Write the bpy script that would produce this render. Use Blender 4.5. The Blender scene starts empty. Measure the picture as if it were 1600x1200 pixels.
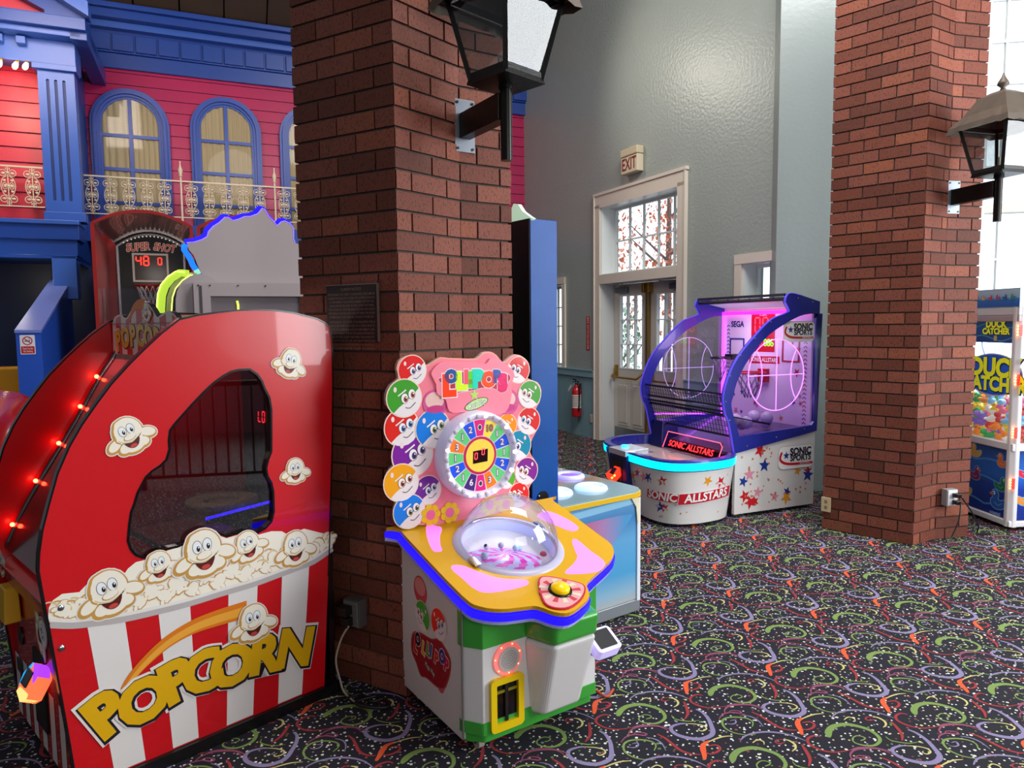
import bpy, math, random
from mathutils import Vector, Matrix
from mathutils.geometry import tessellate_polygon
random.seed(7)
S = bpy.context.scene
COL = S.collection
PI = math.pi
sin, cos = math.sin, math.cos
def R(d): return math.radians(d)

# ------------------------------------------------------------------ materials
def lin(h):
    if isinstance(h, str):
        h = h.lstrip('#'); c = [int(h[i:i+2], 16)/255 for i in (0, 2, 4)]
    else: c = h
    return tuple(((x/12.92) if x <= .04045 else ((x+.055)/1.055)**2.4) for x in c) + (1,)
def mat(name, col, rough=.5, metal=0, em=None, es=0, alpha=1, trans=0, ior=1.45, noise=0, nscale=20, bump=0, bscale=60, coat=0, spec=.5):
    m = bpy.data.materials.new(name); m.use_nodes = True
    nt = m.node_tree; b = nt.nodes['Principled BSDF']
    c = lin(col)
    b.inputs['Base Color'].default_value = c
    b.inputs['Roughness'].default_value = rough
    b.inputs['Metallic'].default_value = metal
    b.inputs['IOR'].default_value = ior
    b.inputs['Alpha'].default_value = alpha
    b.inputs['Transmission Weight'].default_value = trans
    b.inputs['Coat Weight'].default_value = coat
    b.inputs['Specular IOR Level'].default_value = spec
    if em is not None:
        b.inputs['Emission Color'].default_value = lin(em); b.inputs['Emission Strength'].default_value = es
    if noise or bump:
        tc = nt.nodes.new('ShaderNodeTexCoord'); n = nt.nodes.new('ShaderNodeTexNoise')
        nt.links.new(tc.outputs['Object'], n.inputs['Vector']); n.inputs['Scale'].default_value = nscale; n.inputs['Detail'].default_value = 4
        if noise:
            mx = nt.nodes.new('ShaderNodeMix'); mx.data_type = 'RGBA'
            nt.links.new(n.outputs['Fac'], mx.inputs['Factor'])
            mx.inputs['A'].default_value = tuple(x*(1-noise) for x in c[:3]) + (1,)
            mx.inputs['B'].default_value = tuple(min(1, x*(1+noise)) for x in c[:3]) + (1,)
            nt.links.new(mx.outputs['Result'], b.inputs['Base Color'])
        if bump:
            n2 = nt.nodes.new('ShaderNodeTexNoise'); nt.links.new(tc.outputs['Object'], n2.inputs['Vector'])
            n2.inputs['Scale'].default_value = bscale; n2.inputs['Detail'].default_value = 3
            bp = nt.nodes.new('ShaderNodeBump'); bp.inputs['Strength'].default_value = bump; bp.inputs['Distance'].default_value = .01
            nt.links.new(n2.outputs['Fac'], bp.inputs['Height']); nt.links.new(bp.outputs['Normal'], b.inputs['Normal'])
    return m
def glassy(name, tint, mixf=.12, rough=.03):
    """clear or tinted acrylic: mostly see-through plus a fresnel sheen"""
    m = bpy.data.materials.new(name); m.use_nodes = True; nt = m.node_tree; nt.nodes.clear()
    o = nt.nodes.new('ShaderNodeOutputMaterial'); t = nt.nodes.new('ShaderNodeBsdfTransparent'); g = nt.nodes.new('ShaderNodeBsdfGlossy')
    t.inputs['Color'].default_value = lin(tint); g.inputs['Roughness'].default_value = rough
    mx = nt.nodes.new('ShaderNodeMixShader'); lw = nt.nodes.new('ShaderNodeLayerWeight'); lw.inputs['Blend'].default_value = .35
    mr = nt.nodes.new('ShaderNodeMapRange'); mr.inputs['To Min'].default_value = mixf*.4; mr.inputs['To Max'].default_value = min(.9, mixf*5)
    nt.links.new(lw.outputs['Fresnel'], mr.inputs['Value']); nt.links.new(mr.outputs['Result'], mx.inputs['Fac'])
    nt.links.new(t.outputs[0], mx.inputs[1]); nt.links.new(g.outputs[0], mx.inputs[2]); nt.links.new(mx.outputs[0], o.inputs[0])
    return m
_mc = {}
def M(col, rough=.45, **k):
    key = (str(col), rough, tuple(sorted(k.items())))
    if key not in _mc: _mc[key] = mat('paint_' + str(col).strip('#'), col, rough, **k)
    return _mc[key]
def glow(col, s=3, name=None):
    key = ('g', col, s)
    if key not in _mc: _mc[key] = mat(name or 'glow_' + col.strip('#'), col, .4, em=col, es=s)
    return _mc[key]

# ------------------------------------------------------------------ mesh builder
def frame(o, U, V):
    o, U, V = Vector(o), Vector(U).normalized(), Vector(V).normalized(); N = U.cross(V)
    return lambda u, v, n=0: tuple(o + U*u + V*v + N*n)
def FX(x): return frame((x, 0, 0), (0, 1, 0), (0, 0, 1))         # faces +x
def FXm(x):                                                       # faces -x, (u = y) kept, outward n = -x
    return lambda u, v, n=0: (x - n, u, v)
def FY(y): return frame((0, y, 0), (1, 0, 0), (0, 0, 1))         # faces -y
def FZ(z): return frame((0, 0, z), (1, 0, 0), (0, 1, 0))         # faces +z
class MB:
    def __init__(s): s.v = []; s.f = []; s.mi = []; s.ms = []; s.sm = []
    def m(s, m):
        if m not in s.ms: s.ms.append(m)
        return s.ms.index(m)
    def add(s, vs, fs, m, smooth=False):
        b = len(s.v); s.v += [tuple(p) for p in vs]; k = s.m(m)
        for f in fs: s.f.append([b+i for i in f]); s.mi.append(k); s.sm.append(smooth)
        return s
    def box(s, x0, x1, y0, y1, z0, z1, m):
        return s.add([(x, y, z) for x in (x0, x1) for y in (y0, y1) for z in (z0, z1)],
                     [(0,1,3,2),(4,6,7,5),(0,4,5,1),(2,3,7,6),(0,2,6,4),(1,5,7,3)], m)
    def hexa(s, c, m):   # eight corners: bottom four (ccw) then top four
        return s.add(c, [(3,2,1,0),(4,5,6,7),(0,1,5,4),(1,2,6,5),(2,3,7,6),(3,0,4,7)], m)
    def bar(s, p, q, w, h, m, up=(0,0,1)):
        p, q = Vector(p), Vector(q); d = (q-p).normalized(); upv = Vector(up)
        if abs(d.dot(upv)) > .98: upv = Vector((1,0,0))
        a = d.cross(upv).normalized()*w/2; b = a.cross(d).normalized()*h/2
        return s.hexa([p-a-b, p+a-b, q+a-b, q-a-b, p-a+b, p+a+b, q+a+b, q-a+b], m)
    def cyl(s, p, q, r0, r1, m, n=16, caps=True, smooth=True):
        p, q = Vector(p), Vector(q); d = (q-p).normalized()
        a = d.orthogonal().normalized(); b = d.cross(a)
        vs = []
        for c, r in ((p, r0), (q, r1)):
            for i in range(n):
                t = 2*PI*i/n; vs.append(c + a*cos(t)*r + b*sin(t)*r)
        s.add(vs, [(i, (i+1) % n, n+(i+1) % n, n+i) for i in range(n)], m, smooth)
        if caps: s.add(vs, [tuple(range(n))[::-1], tuple(range(n, 2*n))], m)
        return s
    def tube(s, pts, r, m, n=8, closed=False, smooth=True):
        pts = [Vector(p) for p in pts]; k = len(pts); vs = []; prev = None
        for i, p in enumerate(pts):
            if closed: d = pts[(i+1) % k] - pts[i-1]
            else: d = pts[min(i+1, k-1)] - pts[max(i-1, 0)]
            d.normalize()
            a = d.orthogonal().normalized() if prev is None else (prev - d*prev.dot(d)).normalized()
            prev = a; b = d.cross(a); rr = r[i] if isinstance(r, (list, tuple)) else r
            for j in range(n):
                t = 2*PI*j/n; vs.append(p + a*cos(t)*rr + b*sin(t)*rr)
        fs = []
        for i in range(k if closed else k-1):
            i2 = (i+1) % k
            for j in range(n): fs.append((i*n+j, i*n+(j+1) % n, i2*n+(j+1) % n, i2*n+j))
        if not closed: fs += [tuple(range(n))[::-1], tuple(range((k-1)*n, k*n))]
        return s.add(vs, fs, m, smooth)
    def lathe(s, prof, m, n=32, c=(0,0,0), F=None, smooth=True):
        F = F or frame(c, (1,0,0), (0,1,0)); vs = []
        for r, z in prof:
            for i in range(n):
                t = 2*PI*i/n; vs.append(F(cos(t)*r, sin(t)*r, z))
        return s.add(vs, [(a*n+i, a*n+(i+1) % n, (a+1)*n+(i+1) % n, (a+1)*n+i) for a in range(len(prof)-1) for i in range(n)], m, smooth)
    def ball(s, c, r, m, nu=16, nv=10, sc=(1,1,1)):
        vs = [(c[0], c[1], c[2]-r*sc[2])]
        for j in range(1, nv):
            a = PI*j/nv
            for i in range(nu):
                t = 2*PI*i/nu; vs.append((c[0]+r*sc[0]*sin(a)*cos(t), c[1]+r*sc[1]*sin(a)*sin(t), c[2]-r*sc[2]*cos(a)))
        vs.append((c[0], c[1], c[2]+r*sc[2])); fs = [(0, 1+(i+1) % nu, 1+i) for i in range(nu)]
        for j in range(nv-2):
            for i in range(nu): fs.append((1+j*nu+i, 1+j*nu+(i+1) % nu, 1+(j+1)*nu+(i+1) % nu, 1+(j+1)*nu+i))
        L = len(vs)-1; b = 1+(nv-2)*nu
        fs += [(b+i, b+(i+1) % nu, L) for i in range(nu)]
        return s.add(vs, fs, m, True)
    def flat(s, F, pts, n, m, holes=()):
        loops = [[Vector((u, v, 0)) for u, v in pts]] + [[Vector((u, v, 0)) for u, v in h] for h in holes]
        allp = [p for l in loops for p in l]; tri = tessellate_polygon(loops); fs = []
        for t in tri:
            a, b, c = [allp[i] for i in t]
            fs.append(t if (b-a).cross(c-a).z > 0 else (t[0], t[2], t[1]))
        return s.add([F(p.x, p.y, n) for p in allp], fs, m)
    def prism(s, F, pts, n0, n1, m, holes=(), side=None, back=True):
        s.flat(F, pts, n1, m, holes)
        if back: s.flat(F, pts, n0, m, holes)
        for l in [pts] + list(holes):
            k = len(l); vs = [F(u, v, n0) for u, v in l] + [F(u, v, n1) for u, v in l]
            s.add(vs, [(i, (i+1) % k, k+(i+1) % k, k+i) for i in range(k)], side or m)
        return s
    def ribbon(s, F, pts, w, n, m):
        k = len(pts); vs = []
        for i, (u, v) in enumerate(pts):
            a, b = pts[max(i-1, 0)], pts[min(i+1, k-1)]; dx, dy = b[0]-a[0], b[1]-a[1]; L = math.hypot(dx, dy) or 1
            ww = (w[i] if isinstance(w, (list, tuple)) else w)/2
            vs += [F(u-dy/L*ww, v+dx/L*ww, n), F(u+dy/L*ww, v-dx/L*ww, n)]
        return s.add(vs, [(2*i+1, 2*i+3, 2*i+2, 2*i) for i in range(k-1)], m)
    def strip(s, F, pts, w, n0, n1, m):     # outline wall of given thickness: ribbon extruded
        k = len(pts); top = []
        for i, (u, v) in enumerate(pts):
            a, b = pts[max(i-1, 0)], pts[min(i+1, k-1)]; dx, dy = b[0]-a[0], b[1]-a[1]; L = math.hypot(dx, dy) or 1
            for sg in (1, -1): top.append((u-sg*dy/L*w/2, v+sg*dx/L*w/2))
        vs = [F(u, v, n1) for u, v in top] + [F(u, v, n0) for u, v in top]; K = 2*k; fs = []
        for i in range(k-1):
            a, b, c, d = 2*i, 2*i+1, 2*i+3, 2*i+2
            fs += [(b, c, d, a), (a+K, d+K, c+K, b+K), (a, d, d+K, a+K), (c, b, b+K, c+K)]
        fs += [(0, 1, 1+K, K), (K-1, K-2, 2*K-2, 2*K-1)]
        return s.add(vs, fs, m)
    def text(s, F, txt, size, u, v, n, m, rot=0, bold=0, xs=1, warp=None, shear=0, al='CENTER', space=1):
        vs, fs = glyphs(txt, bold, space, al, shear); o = []
        for x, y in vs:
            x *= size*xs; y *= size
            if warp: x, y = warp(x, y)
            o.append(F(u + x*cos(rot)-y*sin(rot), v + x*sin(rot)+y*cos(rot), n))
        return s.add(o, fs, m)
    def build(s, name, parent=None, bevel=0, seg=2):
        me = bpy.data.meshes.new(name); me.from_pydata(s.v, [], s.f)
        for m in s.ms: me.materials.append(m)
        me.polygons.foreach_set('material_index', s.mi); me.polygons.foreach_set('use_smooth', s.sm); me.update()
        o = bpy.data.objects.new(name, me); COL.objects.link(o)
        if parent: o.parent = parent
        if bevel:
            b = o.modifiers.new('bevel', 'BEVEL'); b.width = bevel; b.segments = seg; b.limit_method = 'ANGLE'; b.angle_limit = R(40)
        return o
_gc = {}
def glyphs(txt, bold, space, al, shear):
    key = (txt, bold, space, al, shear)
    if key not in _gc:
        c = bpy.data.curves.new('t', 'FONT'); c.body = txt; c.size = 1; c.align_x = al; c.align_y = 'CENTER'; c.offset = bold; c.space_character = space; c.shear = shear
        c.resolution_u = 3
        o = bpy.data.objects.new('t', c); COL.objects.link(o); dg = bpy.context.evaluated_depsgraph_get(); me = bpy.data.meshes.new_from_object(o.evaluated_get(dg))
        _gc[key] = ([(q.co.x, q.co.y) for q in me.vertices], [tuple(p.vertices) for p in me.polygons])
        bpy.data.meshes.remove(me); bpy.data.objects.remove(o); bpy.data.curves.remove(c)
    return _gc[key]
def smooth(pts, n=4, closed=True):     # catmull-rom through points
    k = len(pts); out = []
    rng = range(k) if closed else range(k-1)
    for i in rng:
        g = (lambda j: pts[j % k]) if closed else (lambda j: pts[max(0, min(k-1, j))])
        p0, p1, p2, p3 = g(i-1), g(i), g(i+1), g(i+2)
        for a in range(n):
            t = a/n
            out.append(tuple(.5*((2*p1[d]) + (-p0[d]+p2[d])*t + (2*p0[d]-5*p1[d]+4*p2[d]-p3[d])*t*t + (-p0[d]+3*p1[d]-3*p2[d]+p3[d])*t**3) for d in range(len(p1))))
    if not closed: out.append(tuple(pts[-1]))
    return out
def ell(u, v, a, b=None, n=24, rot=0, t0=0, t1=2*PI, inc=False):
    b = a if b is None else b; o = []
    for i in range(n + (1 if inc else 0)):
        t = t0 + (t1-t0)*i/n; x, y = a*cos(t), b*sin(t); o.append((u + x*cos(rot)-y*sin(rot), v + x*sin(rot)+y*cos(rot)))
    return o
def rrect(u0, u1, v0, v1, r, n=5):
    o = []
    for cx, cy, a in ((u1-r, v1-r, 0), (u0+r, v1-r, PI/2), (u0+r, v0+r, PI), (u1-r, v0+r, 1.5*PI)):
        o += [(cx + r*cos(a+PI/2*i/n), cy + r*sin(a+PI/2*i/n)) for i in range(n+1)]
    return o
def grow(pts, d):     # push an outline outward from its own edges
    k = len(pts); A = sum(pts[i][0]*pts[(i+1) % k][1]-pts[(i+1) % k][0]*pts[i][1] for i in range(k)); sg = 1 if A > 0 else -1; o = []
    for i in range(k):
        a, b = pts[i-1], pts[(i+1) % k]; dx, dy = b[0]-a[0], b[1]-a[1]; L = math.hypot(dx, dy) or 1
        o.append((pts[i][0] + sg*dy/L*d, pts[i][1] - sg*dx/L*d))
    return o

# ------------------------------------------------------------------ object tagging
def tag(o, label, cat, group=None, kind=None):
    o['label'] = label; o['category'] = cat
    if group: o['group'] = group
    if kind: o['kind'] = kind
    return o
def thing(name, label, cat, loc, head=0, group=None):
    o = bpy.data.objects.new(name, None); COL.objects.link(o); o.empty_display_size = .1
    o.location = loc; o.rotation_euler = (0, 0, -R(head)); return tag(o, label, cat, group)
def place(o, loc, head=0): o.location = loc; o.rotation_euler = (0, 0, -R(head)); return o
def struct(o, loc=(0,0,0), head=0): o['kind'] = 'structure'; return place(o, loc, head)
def copy_tree(o, parent=None):
    c = o.copy(); COL.objects.link(c)
    if parent: c.parent = parent
    for ch in [x for x in o.children]: copy_tree(ch, c)
    return c

# ------------------------------------------------------------------ common paints
black = M('#0c0c0e', .35); white = M('#e9e9ec', .35); chrome = mat('polished_steel', '#c8ccd0', .15, 1)
iron = mat('black_painted_iron', '#14120f', .35, .3, bump=.15, bscale=120); silver = mat('brushed_steel', '#7d838c', .45, .6)
cream_trim = mat('cream_gloss_trim', '#d9cfc0', .35, noise=.05, nscale=3); brass = mat('aged_brass', '#a98238', .35, .8)

# ================================================================== CARPET
fm = bpy.data.materials.new('black_speckled_carpet'); fm.use_nodes = True
nt = fm.node_tree; b = nt.nodes['Principled BSDF']; b.inputs['Roughness'].default_value = .85; b.inputs['Specular IOR Level'].default_value = .25
b.inputs['Sheen Weight'].default_value = .0
tc = nt.nodes.new('ShaderNodeTexCoord')
def dots(scale, thr, sat):
    v = nt.nodes.new('ShaderNodeTexVoronoi'); v.voronoi_dimensions = '2D'; v.inputs['Scale'].default_value = scale
    nt.links.new(tc.outputs['Object'], v.inputs['Vector'])
    l = nt.nodes.new('ShaderNodeMath'); l.operation = 'LESS_THAN'; l.inputs[1].default_value = thr
    nt.links.new(v.outputs['Distance'], l.inputs[0])
    r = nt.nodes.new('ShaderNodeValToRGB'); e = r.color_ramp.elements; r.color_ramp.interpolation = 'CONSTANT'
    s = nt.nodes.new('ShaderNodeSeparateColor'); nt.links.new(v.outputs['Color'], s.inputs[0]); nt.links.new(s.outputs[0], r.inputs[0])
    cols = [(0, '#d8d8d2'), (.45, '#8d8a92'), (.62, '#c9c48a'), (.72, '#86404a'), (.82, '#e4e4e0'), (.93, '#5d7f42')]
    e[0].position = 0; e[0].color = lin(cols[0][1]); e[1].position = cols[1][0]; e[1].color = lin(cols[1][1])
    for p, c in cols[2:]: q = e.new(p); q.color = lin(c)
    return l, r
n0 = nt.nodes.new('ShaderNodeTexNoise'); n0.inputs['Scale'].default_value = 260; nt.links.new(tc.outputs['Object'], n0.inputs['Vector'])
base = nt.nodes.new('ShaderNodeMix'); base.data_type = 'RGBA'; base.inputs['A'].default_value = lin('#131219'); base.inputs['B'].default_value = lin('#292832')
nt.links.new(n0.outputs['Fac'], base.inputs['Factor']); prev = base
for sc_, th in ((34, .125), (15, .085)):
    l, r = dots(sc_, th, 1); mx = nt.nodes.new('ShaderNodeMix'); mx.data_type = 'RGBA'
    nt.links.new(l.outputs[0], mx.inputs['Factor']); nt.links.new(prev.outputs['Result'], mx.inputs['A']); nt.links.new(r.outputs[0], mx.inputs['B']); prev = mx
nt.links.new(prev.outputs['Result'], b.inputs['Base Color'])
def yarn(name, c): return mat(name, c, .8, noise=.35, nscale=220, spec=.3)
YG, YR, YP, YY, YO, YK = yarn('green_yarn', '#76904c'), yarn('red_yarn', '#963439'), yarn('lilac_yarn', '#857c9f'), yarn('pale_yellow_yarn', '#c7bd7a'), yarn('orange_yarn', '#dd5a33'), yarn('mauve_yarn', '#8a4a63')
STROKES = [
 (YG, .026, 'head', [(1.694,3.629),(1.708,3.665),(1.735,3.696),(1.768,3.711),(1.805,3.715),(1.844,3.698),(1.873,3.671),(1.882,3.630),(1.871,3.600),(1.838,3.575),(1.801,3.576),(1.776,3.592),(1.777,3.617),(1.801,3.637),(1.824,3.631),(1.823,3.616),(1.803,3.606)]),
 (YP, .022, 'mid', [(1.607,3.527),(1.627,3.503),(1.638,3.456),(1.636,3.401),(1.631,3.366),(1.615,3.340),(1.575,3.319),(1.530,3.324),(1.490,3.347),(1.474,3.378),(1.483,3.405),(1.518,3.422),(1.543,3.423)]),
 (YY, .007, 'mid', [(1.543,3.423),(1.577,3.419),(1.607,3.406),(1.611,3.385),(1.591,3.371),(1.579,3.380),(1.588,3.390)]),
 (YR, .012, 'mid', [(1.664,3.632),(1.642,3.641),(1.611,3.621),(1.602,3.586),(1.628,3.551),(1.674,3.535),(1.738,3.548)]),
 (YK, .010, 'mid', [(1.738,3.548),(1.778,3.562),(1.841,3.556),(1.886,3.530)]),
 (YR, .014, 'mid', [(1.414,3.353),(1.438,3.326),(1.459,3.284),(1.480,3.246),(1.512,3.225),(1.545,3.222)]),
 (YG, .010, 'mid', [(1.381,3.248),(1.394,3.281),(1.380,3.306),(1.342,3.317),(1.301,3.312),(1.276,3.288),(1.272,3.246),(1.293,3.213),(1.331,3.195),(1.376,3.195)]),
 (YP, .011, 'mid', [(1.305,3.158),(1.336,3.188),(1.381,3.207),(1.431,3.212),(1.483,3.201),(1.518,3.181),(1.549,3.151)]),
 (YP, .007, 'mid', [(1.367,3.332),(1.400,3.319),(1.419,3.289),(1.424,3.247)]),
 (YO, .024, 'mid', [(1.551,3.190),(1.559,3.224),(1.563,3.256),(1.574,3.285),(1.603,3.306)]),
 (YY, .008, 'mid', [(1.596,3.299),(1.628,3.318),(1.662,3.332),(1.699,3.336)]),
 (YR, .012, 'mid', [(1.585,3.272),(1.617,3.278),(1.627,3.259),(1.609,3.235),(1.579,3.223),(1.568,3.236)]),
 (YR, .008, 'mid', [(1.468,3.143),(1.446,3.135),(1.433,3.143),(1.445,3.159),(1.468,3.160)]),
 (YY, .010, 'mid', [(1.468,3.160),(1.487,3.154),(1.499,3.130),(1.492,3.104),(1.472,3.086)]),
 (YR, .015, 'mid', [(1.572,3.584),(1.572,3.543),(1.566,3.495),(1.544,3.453)]),
 (YG, .007, 'mid', [(1.498,3.482),(1.502,3.459),(1.528,3.444),(1.565,3.437),(1.601,3.445)]),
 (YK, .009, 'mid', [(1.303,3.342),(1.312,3.373),(1.342,3.399),(1.389,3.407),(1.434,3.401),(1.464,3.369)]),
 (YK, .009, 'mid', [(1.267,3.300),(1.290,3.334),(1.327,3.351),(1.364,3.344),(1.369,3.358),(1.337,3.365),(1.321,3.351)]),
 (YP, .007, 'mid', [(1.308,3.291),(1.329,3.295),(1.324,3.274),(1.302,3.266),(1.288,3.275)]),
 (YY, .007, 'mid', [(1.346,3.141),(1.372,3.160),(1.389,3.148),(1.385,3.129)]),
]
f = MB(); F0 = FZ(0)
f.add([(-8, -3.5, 0), (7, -3.5, 0), (7, 13.5, 0), (-8, 13.5, 0)], [(0, 1, 2, 3)], fm)
A1, B1 = (.4115, .148), (.048, .4565)
for li, (m_, w, md, pts) in enumerate(STROKES):
    p = smooth(pts, 4, False); k = len(p)-1
    w *= .92; ws = [w*(.25+.75*sin(PI*min(1, (i/k)*.9+.08))) if md == 'mid' else w*max(.22, (1.15-1.25*i/k))*(1 if i > 2 else .35+.25*i) for i in range(len(p))]
    for a in range(-12, 22):
        for c in range(-12, 22):
            ox, oy = a*A1[0]+c*B1[0], a*A1[1]+c*B1[1]
            x, y = p[0][0]+ox, p[0][1]+oy
            if not (-3.5 < x < 5.2 and 1.4 < y < 10.5): continue
            if y < abs(x)*1.1: continue
            q = p if y < 6 else p[::2]+[p[-1]]; wq = ws if y < 6 else ws[::2]+[ws[-1]]
            f.ribbon(F0, [(u+ox, v+oy) for u, v in q], wq, .0006 + li*.00005, m_)
fl = f.build('floor'); struct(fl)

# ================================================================== BRICK PILLARS
bm_ = bpy.data.materials.new('rough_red_brick'); bm_.use_nodes = True
nt = bm_.node_tree; b = nt.nodes['Principled BSDF']; b.inputs['Roughness'].default_value = .72
g = nt.nodes.new('ShaderNodeNewGeometry'); r = nt.nodes.new('ShaderNodeValToRGB'); nt.links.new(g.outputs['Random Per Island'], r.inputs[0])
e = r.color_ramp.elements; e[0].color = lin('#5e2b1b'); e[1].color = lin('#8e4c33'); q = e.new(.5); q.color = lin('#773a26'); q = e.new(.85); q.color = lin('#804434')
tc = nt.nodes.new('ShaderNodeTexCoord'); n1 = nt.nodes.new('ShaderNodeTexNoise'); n1.inputs['Scale'].default_value = 170; n1.inputs['Detail'].default_value = 2
mp = nt.nodes.new('ShaderNodeMapping'); mp.inputs['Scale'].default_value = (1, 1, .45)
nt.links.new(tc.outputs['Object'], mp.inputs['Vector']); nt.links.new(mp.outputs[0], n1.inputs['Vector'])
r2 = nt.nodes.new('ShaderNodeValToRGB'); r2.color_ramp.elements[0].position = .33; r2.color_ramp.elements[0].color = (.35, .3, .28, 1); r2.color_ramp.elements[1].position = .46; r2.color_ramp.elements[1].color = (1, 1, 1, 1)
nt.links.new(n1.outputs['Fac'], r2.inputs[0])
mu = nt.nodes.new('ShaderNodeMix'); mu.data_type = 'RGBA'; mu.blend_type = 'MULTIPLY'; mu.inputs['Factor'].default_value = .9
nt.links.new(r.outputs[0], mu.inputs['A']); nt.links.new(r2.outputs[0], mu.inputs['B']); nt.links.new(mu.outputs['Result'], b.inputs['Base Color'])
bp = nt.nodes.new('ShaderNodeBump'); bp.inputs['Strength'].default_value = .35; bp.inputs['Distance'].default_value = .004; nt.links.new(n1.outputs['Fac'], bp.inputs['Height']); nt.links.new(bp.outputs[0], b.inputs['Normal'])
mortar = mat('grey_mortar', '#4a403a', .9, noise=.3, nscale=60)
def pillar(poly, seams, H):
    """poly: plan corners counter-clockwise from the left end; bricks on every side"""
    c = MB(); n = len(poly)
    ctr = Vector((sum(p[0] for p in poly)/n, sum(p[1] for p in poly)/n))
    P = [Vector(p) for p in poly]
    norms = []
    for i in range(n):
        d = (P[(i+1) % n]-P[i]).normalized(); norms.append(Vector((d.y, -d.x)))
    core = []
    for i in range(n):
        a, b_ = norms[i-1], norms[i]; k = (a+b_)/(1+a.dot(b_)); core.append(tuple(P[i]-k*.011))
    c.prism(FZ(0), core, 0, H, mortar)
    CH = .0813; BL = .2035
    for k in range(int(H/CH)):
        z0, z1 = k*CH+.005, (k+1)*CH-.005
        for i in range(n):
            a, b_ = P[i], P[(i+1) % n]; L = (b_-a).length; d = (b_-a)/L; nn = norms[i]
            off = (BL/2 if (k+i) % 2 else 0)
            if i in seams: off = [.085, 0][k % 2]
            # work from the shared corner so the bond reads as on the real pier
            cuts = [0]; x = off if off > .03 else BL
            while x < L-.045: cuts.append(x); x += BL
            cuts.append(L)
            if i == 0: cuts = [L-x_ for x_ in cuts][::-1]
            for s0, s1 in zip(cuts, cuts[1:]):
                e0, e1 = (0 if s0 < .001 else .0045), (0 if s1 > L-.001 else .0045)
                if (k+i) % 2 and s0 < .001: e0 = .004
                if (k+i) % 2 == 0 and s1 > L-.001: e1 = .004
                j = random.uniform(-.0012, .0012)
                q0, q1 = a+d*(s0+e0), a+d*(s1-e1); o_, i_ = nn*j, -nn*.045
                pts = [q0+o_, q1+o_, q1+i_, q0+i_]
                if s0 < .001: pts[3] = pts[3]+d*.02
                if s1 > L-.001: pts[2] = pts[2]-d*.02
                c.hexa([(p.x, p.y, z0) for p in pts] + [(p.x, p.y, z1) for p in pts], bm_)
    return c.build('brick_pillar')
def pt(p, a, s): return (p[0]+sin(R(a))*s, p[1]+cos(R(a))*s)
CL = (-.4553, 2.8884); LLp = pt(CL, -60.5, .55); L2 = pt(CL, 39.5, .372); L3 = pt(L2, 58, .265)
pl = pillar([LLp, CL, L2, L3, (-.22, 3.57), (-.68, 3.62)], (1, 2), 4.8)
tag(pl, 'broad red brick pillar with a wall lantern, rising behind the lollipop wheel machine', 'pillar', 'octagon brick pillars')
CR = (2.789, 4.852); RLp = pt(CR, -44.2, .63); R2 = pt(CR, 60, .268); R3 = pt(R2, 77, .285)
pr = pillar([RLp, CR, R2, R3, (3.2, 5.5), (2.8, 5.55)], (1, 2), 4.8)
tag(pr, 'red brick pillar between the purple lit hoop game and the duck crane', 'pillar', 'octagon brick pillars')

# curfew plaque on the left pillar  (frame: x along the face, -y outward)
PLH = 29.5
t = thing('notice_plaque', 'small dark engraved curfew notice plaque screwed to the brick pillar above the popcorn machine', 'sign', (CL[0], CL[1], 0), PLH)
pu = [(-0.374,1.740),(-0.099,1.743),(-0.097,1.497),(-0.376,1.515)]
x0, x1, z0, z1 = (pu[0][0]+pu[3][0])/2, (pu[1][0]+pu[2][0])/2, (pu[2][1]+pu[3][1])/2, (pu[0][1]+pu[1][1])/2
c = MB(); c.box(x0, x1, -.016, -.0005, z0, z1, M('#1c0f0c', .6)); c.build('plate', t, .001)
c = MB(); edge = M('#8f8078', .35, metal=.6)
c.box(x0-.002, x1+.003, -.017, -.004, z1, z1+.003, edge); c.box(x1, x1+.003, -.017, -.004, z0, z1, edge); c.build('metal_edge', t)
c = MB(); LT = M('#7d6558', .5); Fp = FY(-.0165); cx = (x0+x1)/2; w = x1-x0
lines = ['CURFEW NOTICE', '', '10070 NASHVL. CO. CODE, IT IS UNLAWFUL FOR A MINOR', 'UNDER THE AGE OF 16 YEARS TO LOITER IN PLACES', 'OF AMUSEMENT AND ENTERTAINMENT WITHIN THE', 'UNINCORPORATED AREA OF THE COUNTY BETWEEN',
 'THE HOURS OF 10:00 P.M. AND 5:00 A.M. ANY NIGHT', 'PRECEDING A SCHOOL DAY, AND BETWEEN THE HOURS', 'OF MIDNIGHT AND 5:00 A.M. ON ANY OTHER DAY.', '', '10074 NASHVL. CO. CODE, IT IS UNLAWFUL FOR A', 'MINOR BETWEEN THE AGES OF 16 YEARS AND 18',
 'YEARS TO LOITER IN PLACES OF AMUSEMENT AND', 'ENTERTAINMENT WITHIN THE UNINCORPORATED', 'AREA OF THE COUNTY BETWEEN THE HOURS OF', 'MIDNIGHT AND 5:00 A.M. ANY NIGHT PRECEDING', 'A SCHOOL DAY AND BETWEEN THE HOURS OF', '1:00 A.M. AND 5:00 A.M. ON ANY OTHER DAY.']
zz = z1-.018
for i, s_ in enumerate(lines):
    if s_:
        gv, _ = glyphs(s_, .004, 1, 'CENTER', 0); tw = max(p[0] for p in gv)-min(p[0] for p in gv); sz = .0165 if i == 0 else .0135
        tgt = w*(.4 if i == 0 else min(.93, .5+len(s_)*.0093)); c.text(Fp, s_, sz, cx, zz, .0004, LT, xs=tgt/(tw*sz), bold=.004); zz -= .0158
    else: zz -= .005
c.build('engraved_lettering', t)

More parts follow.
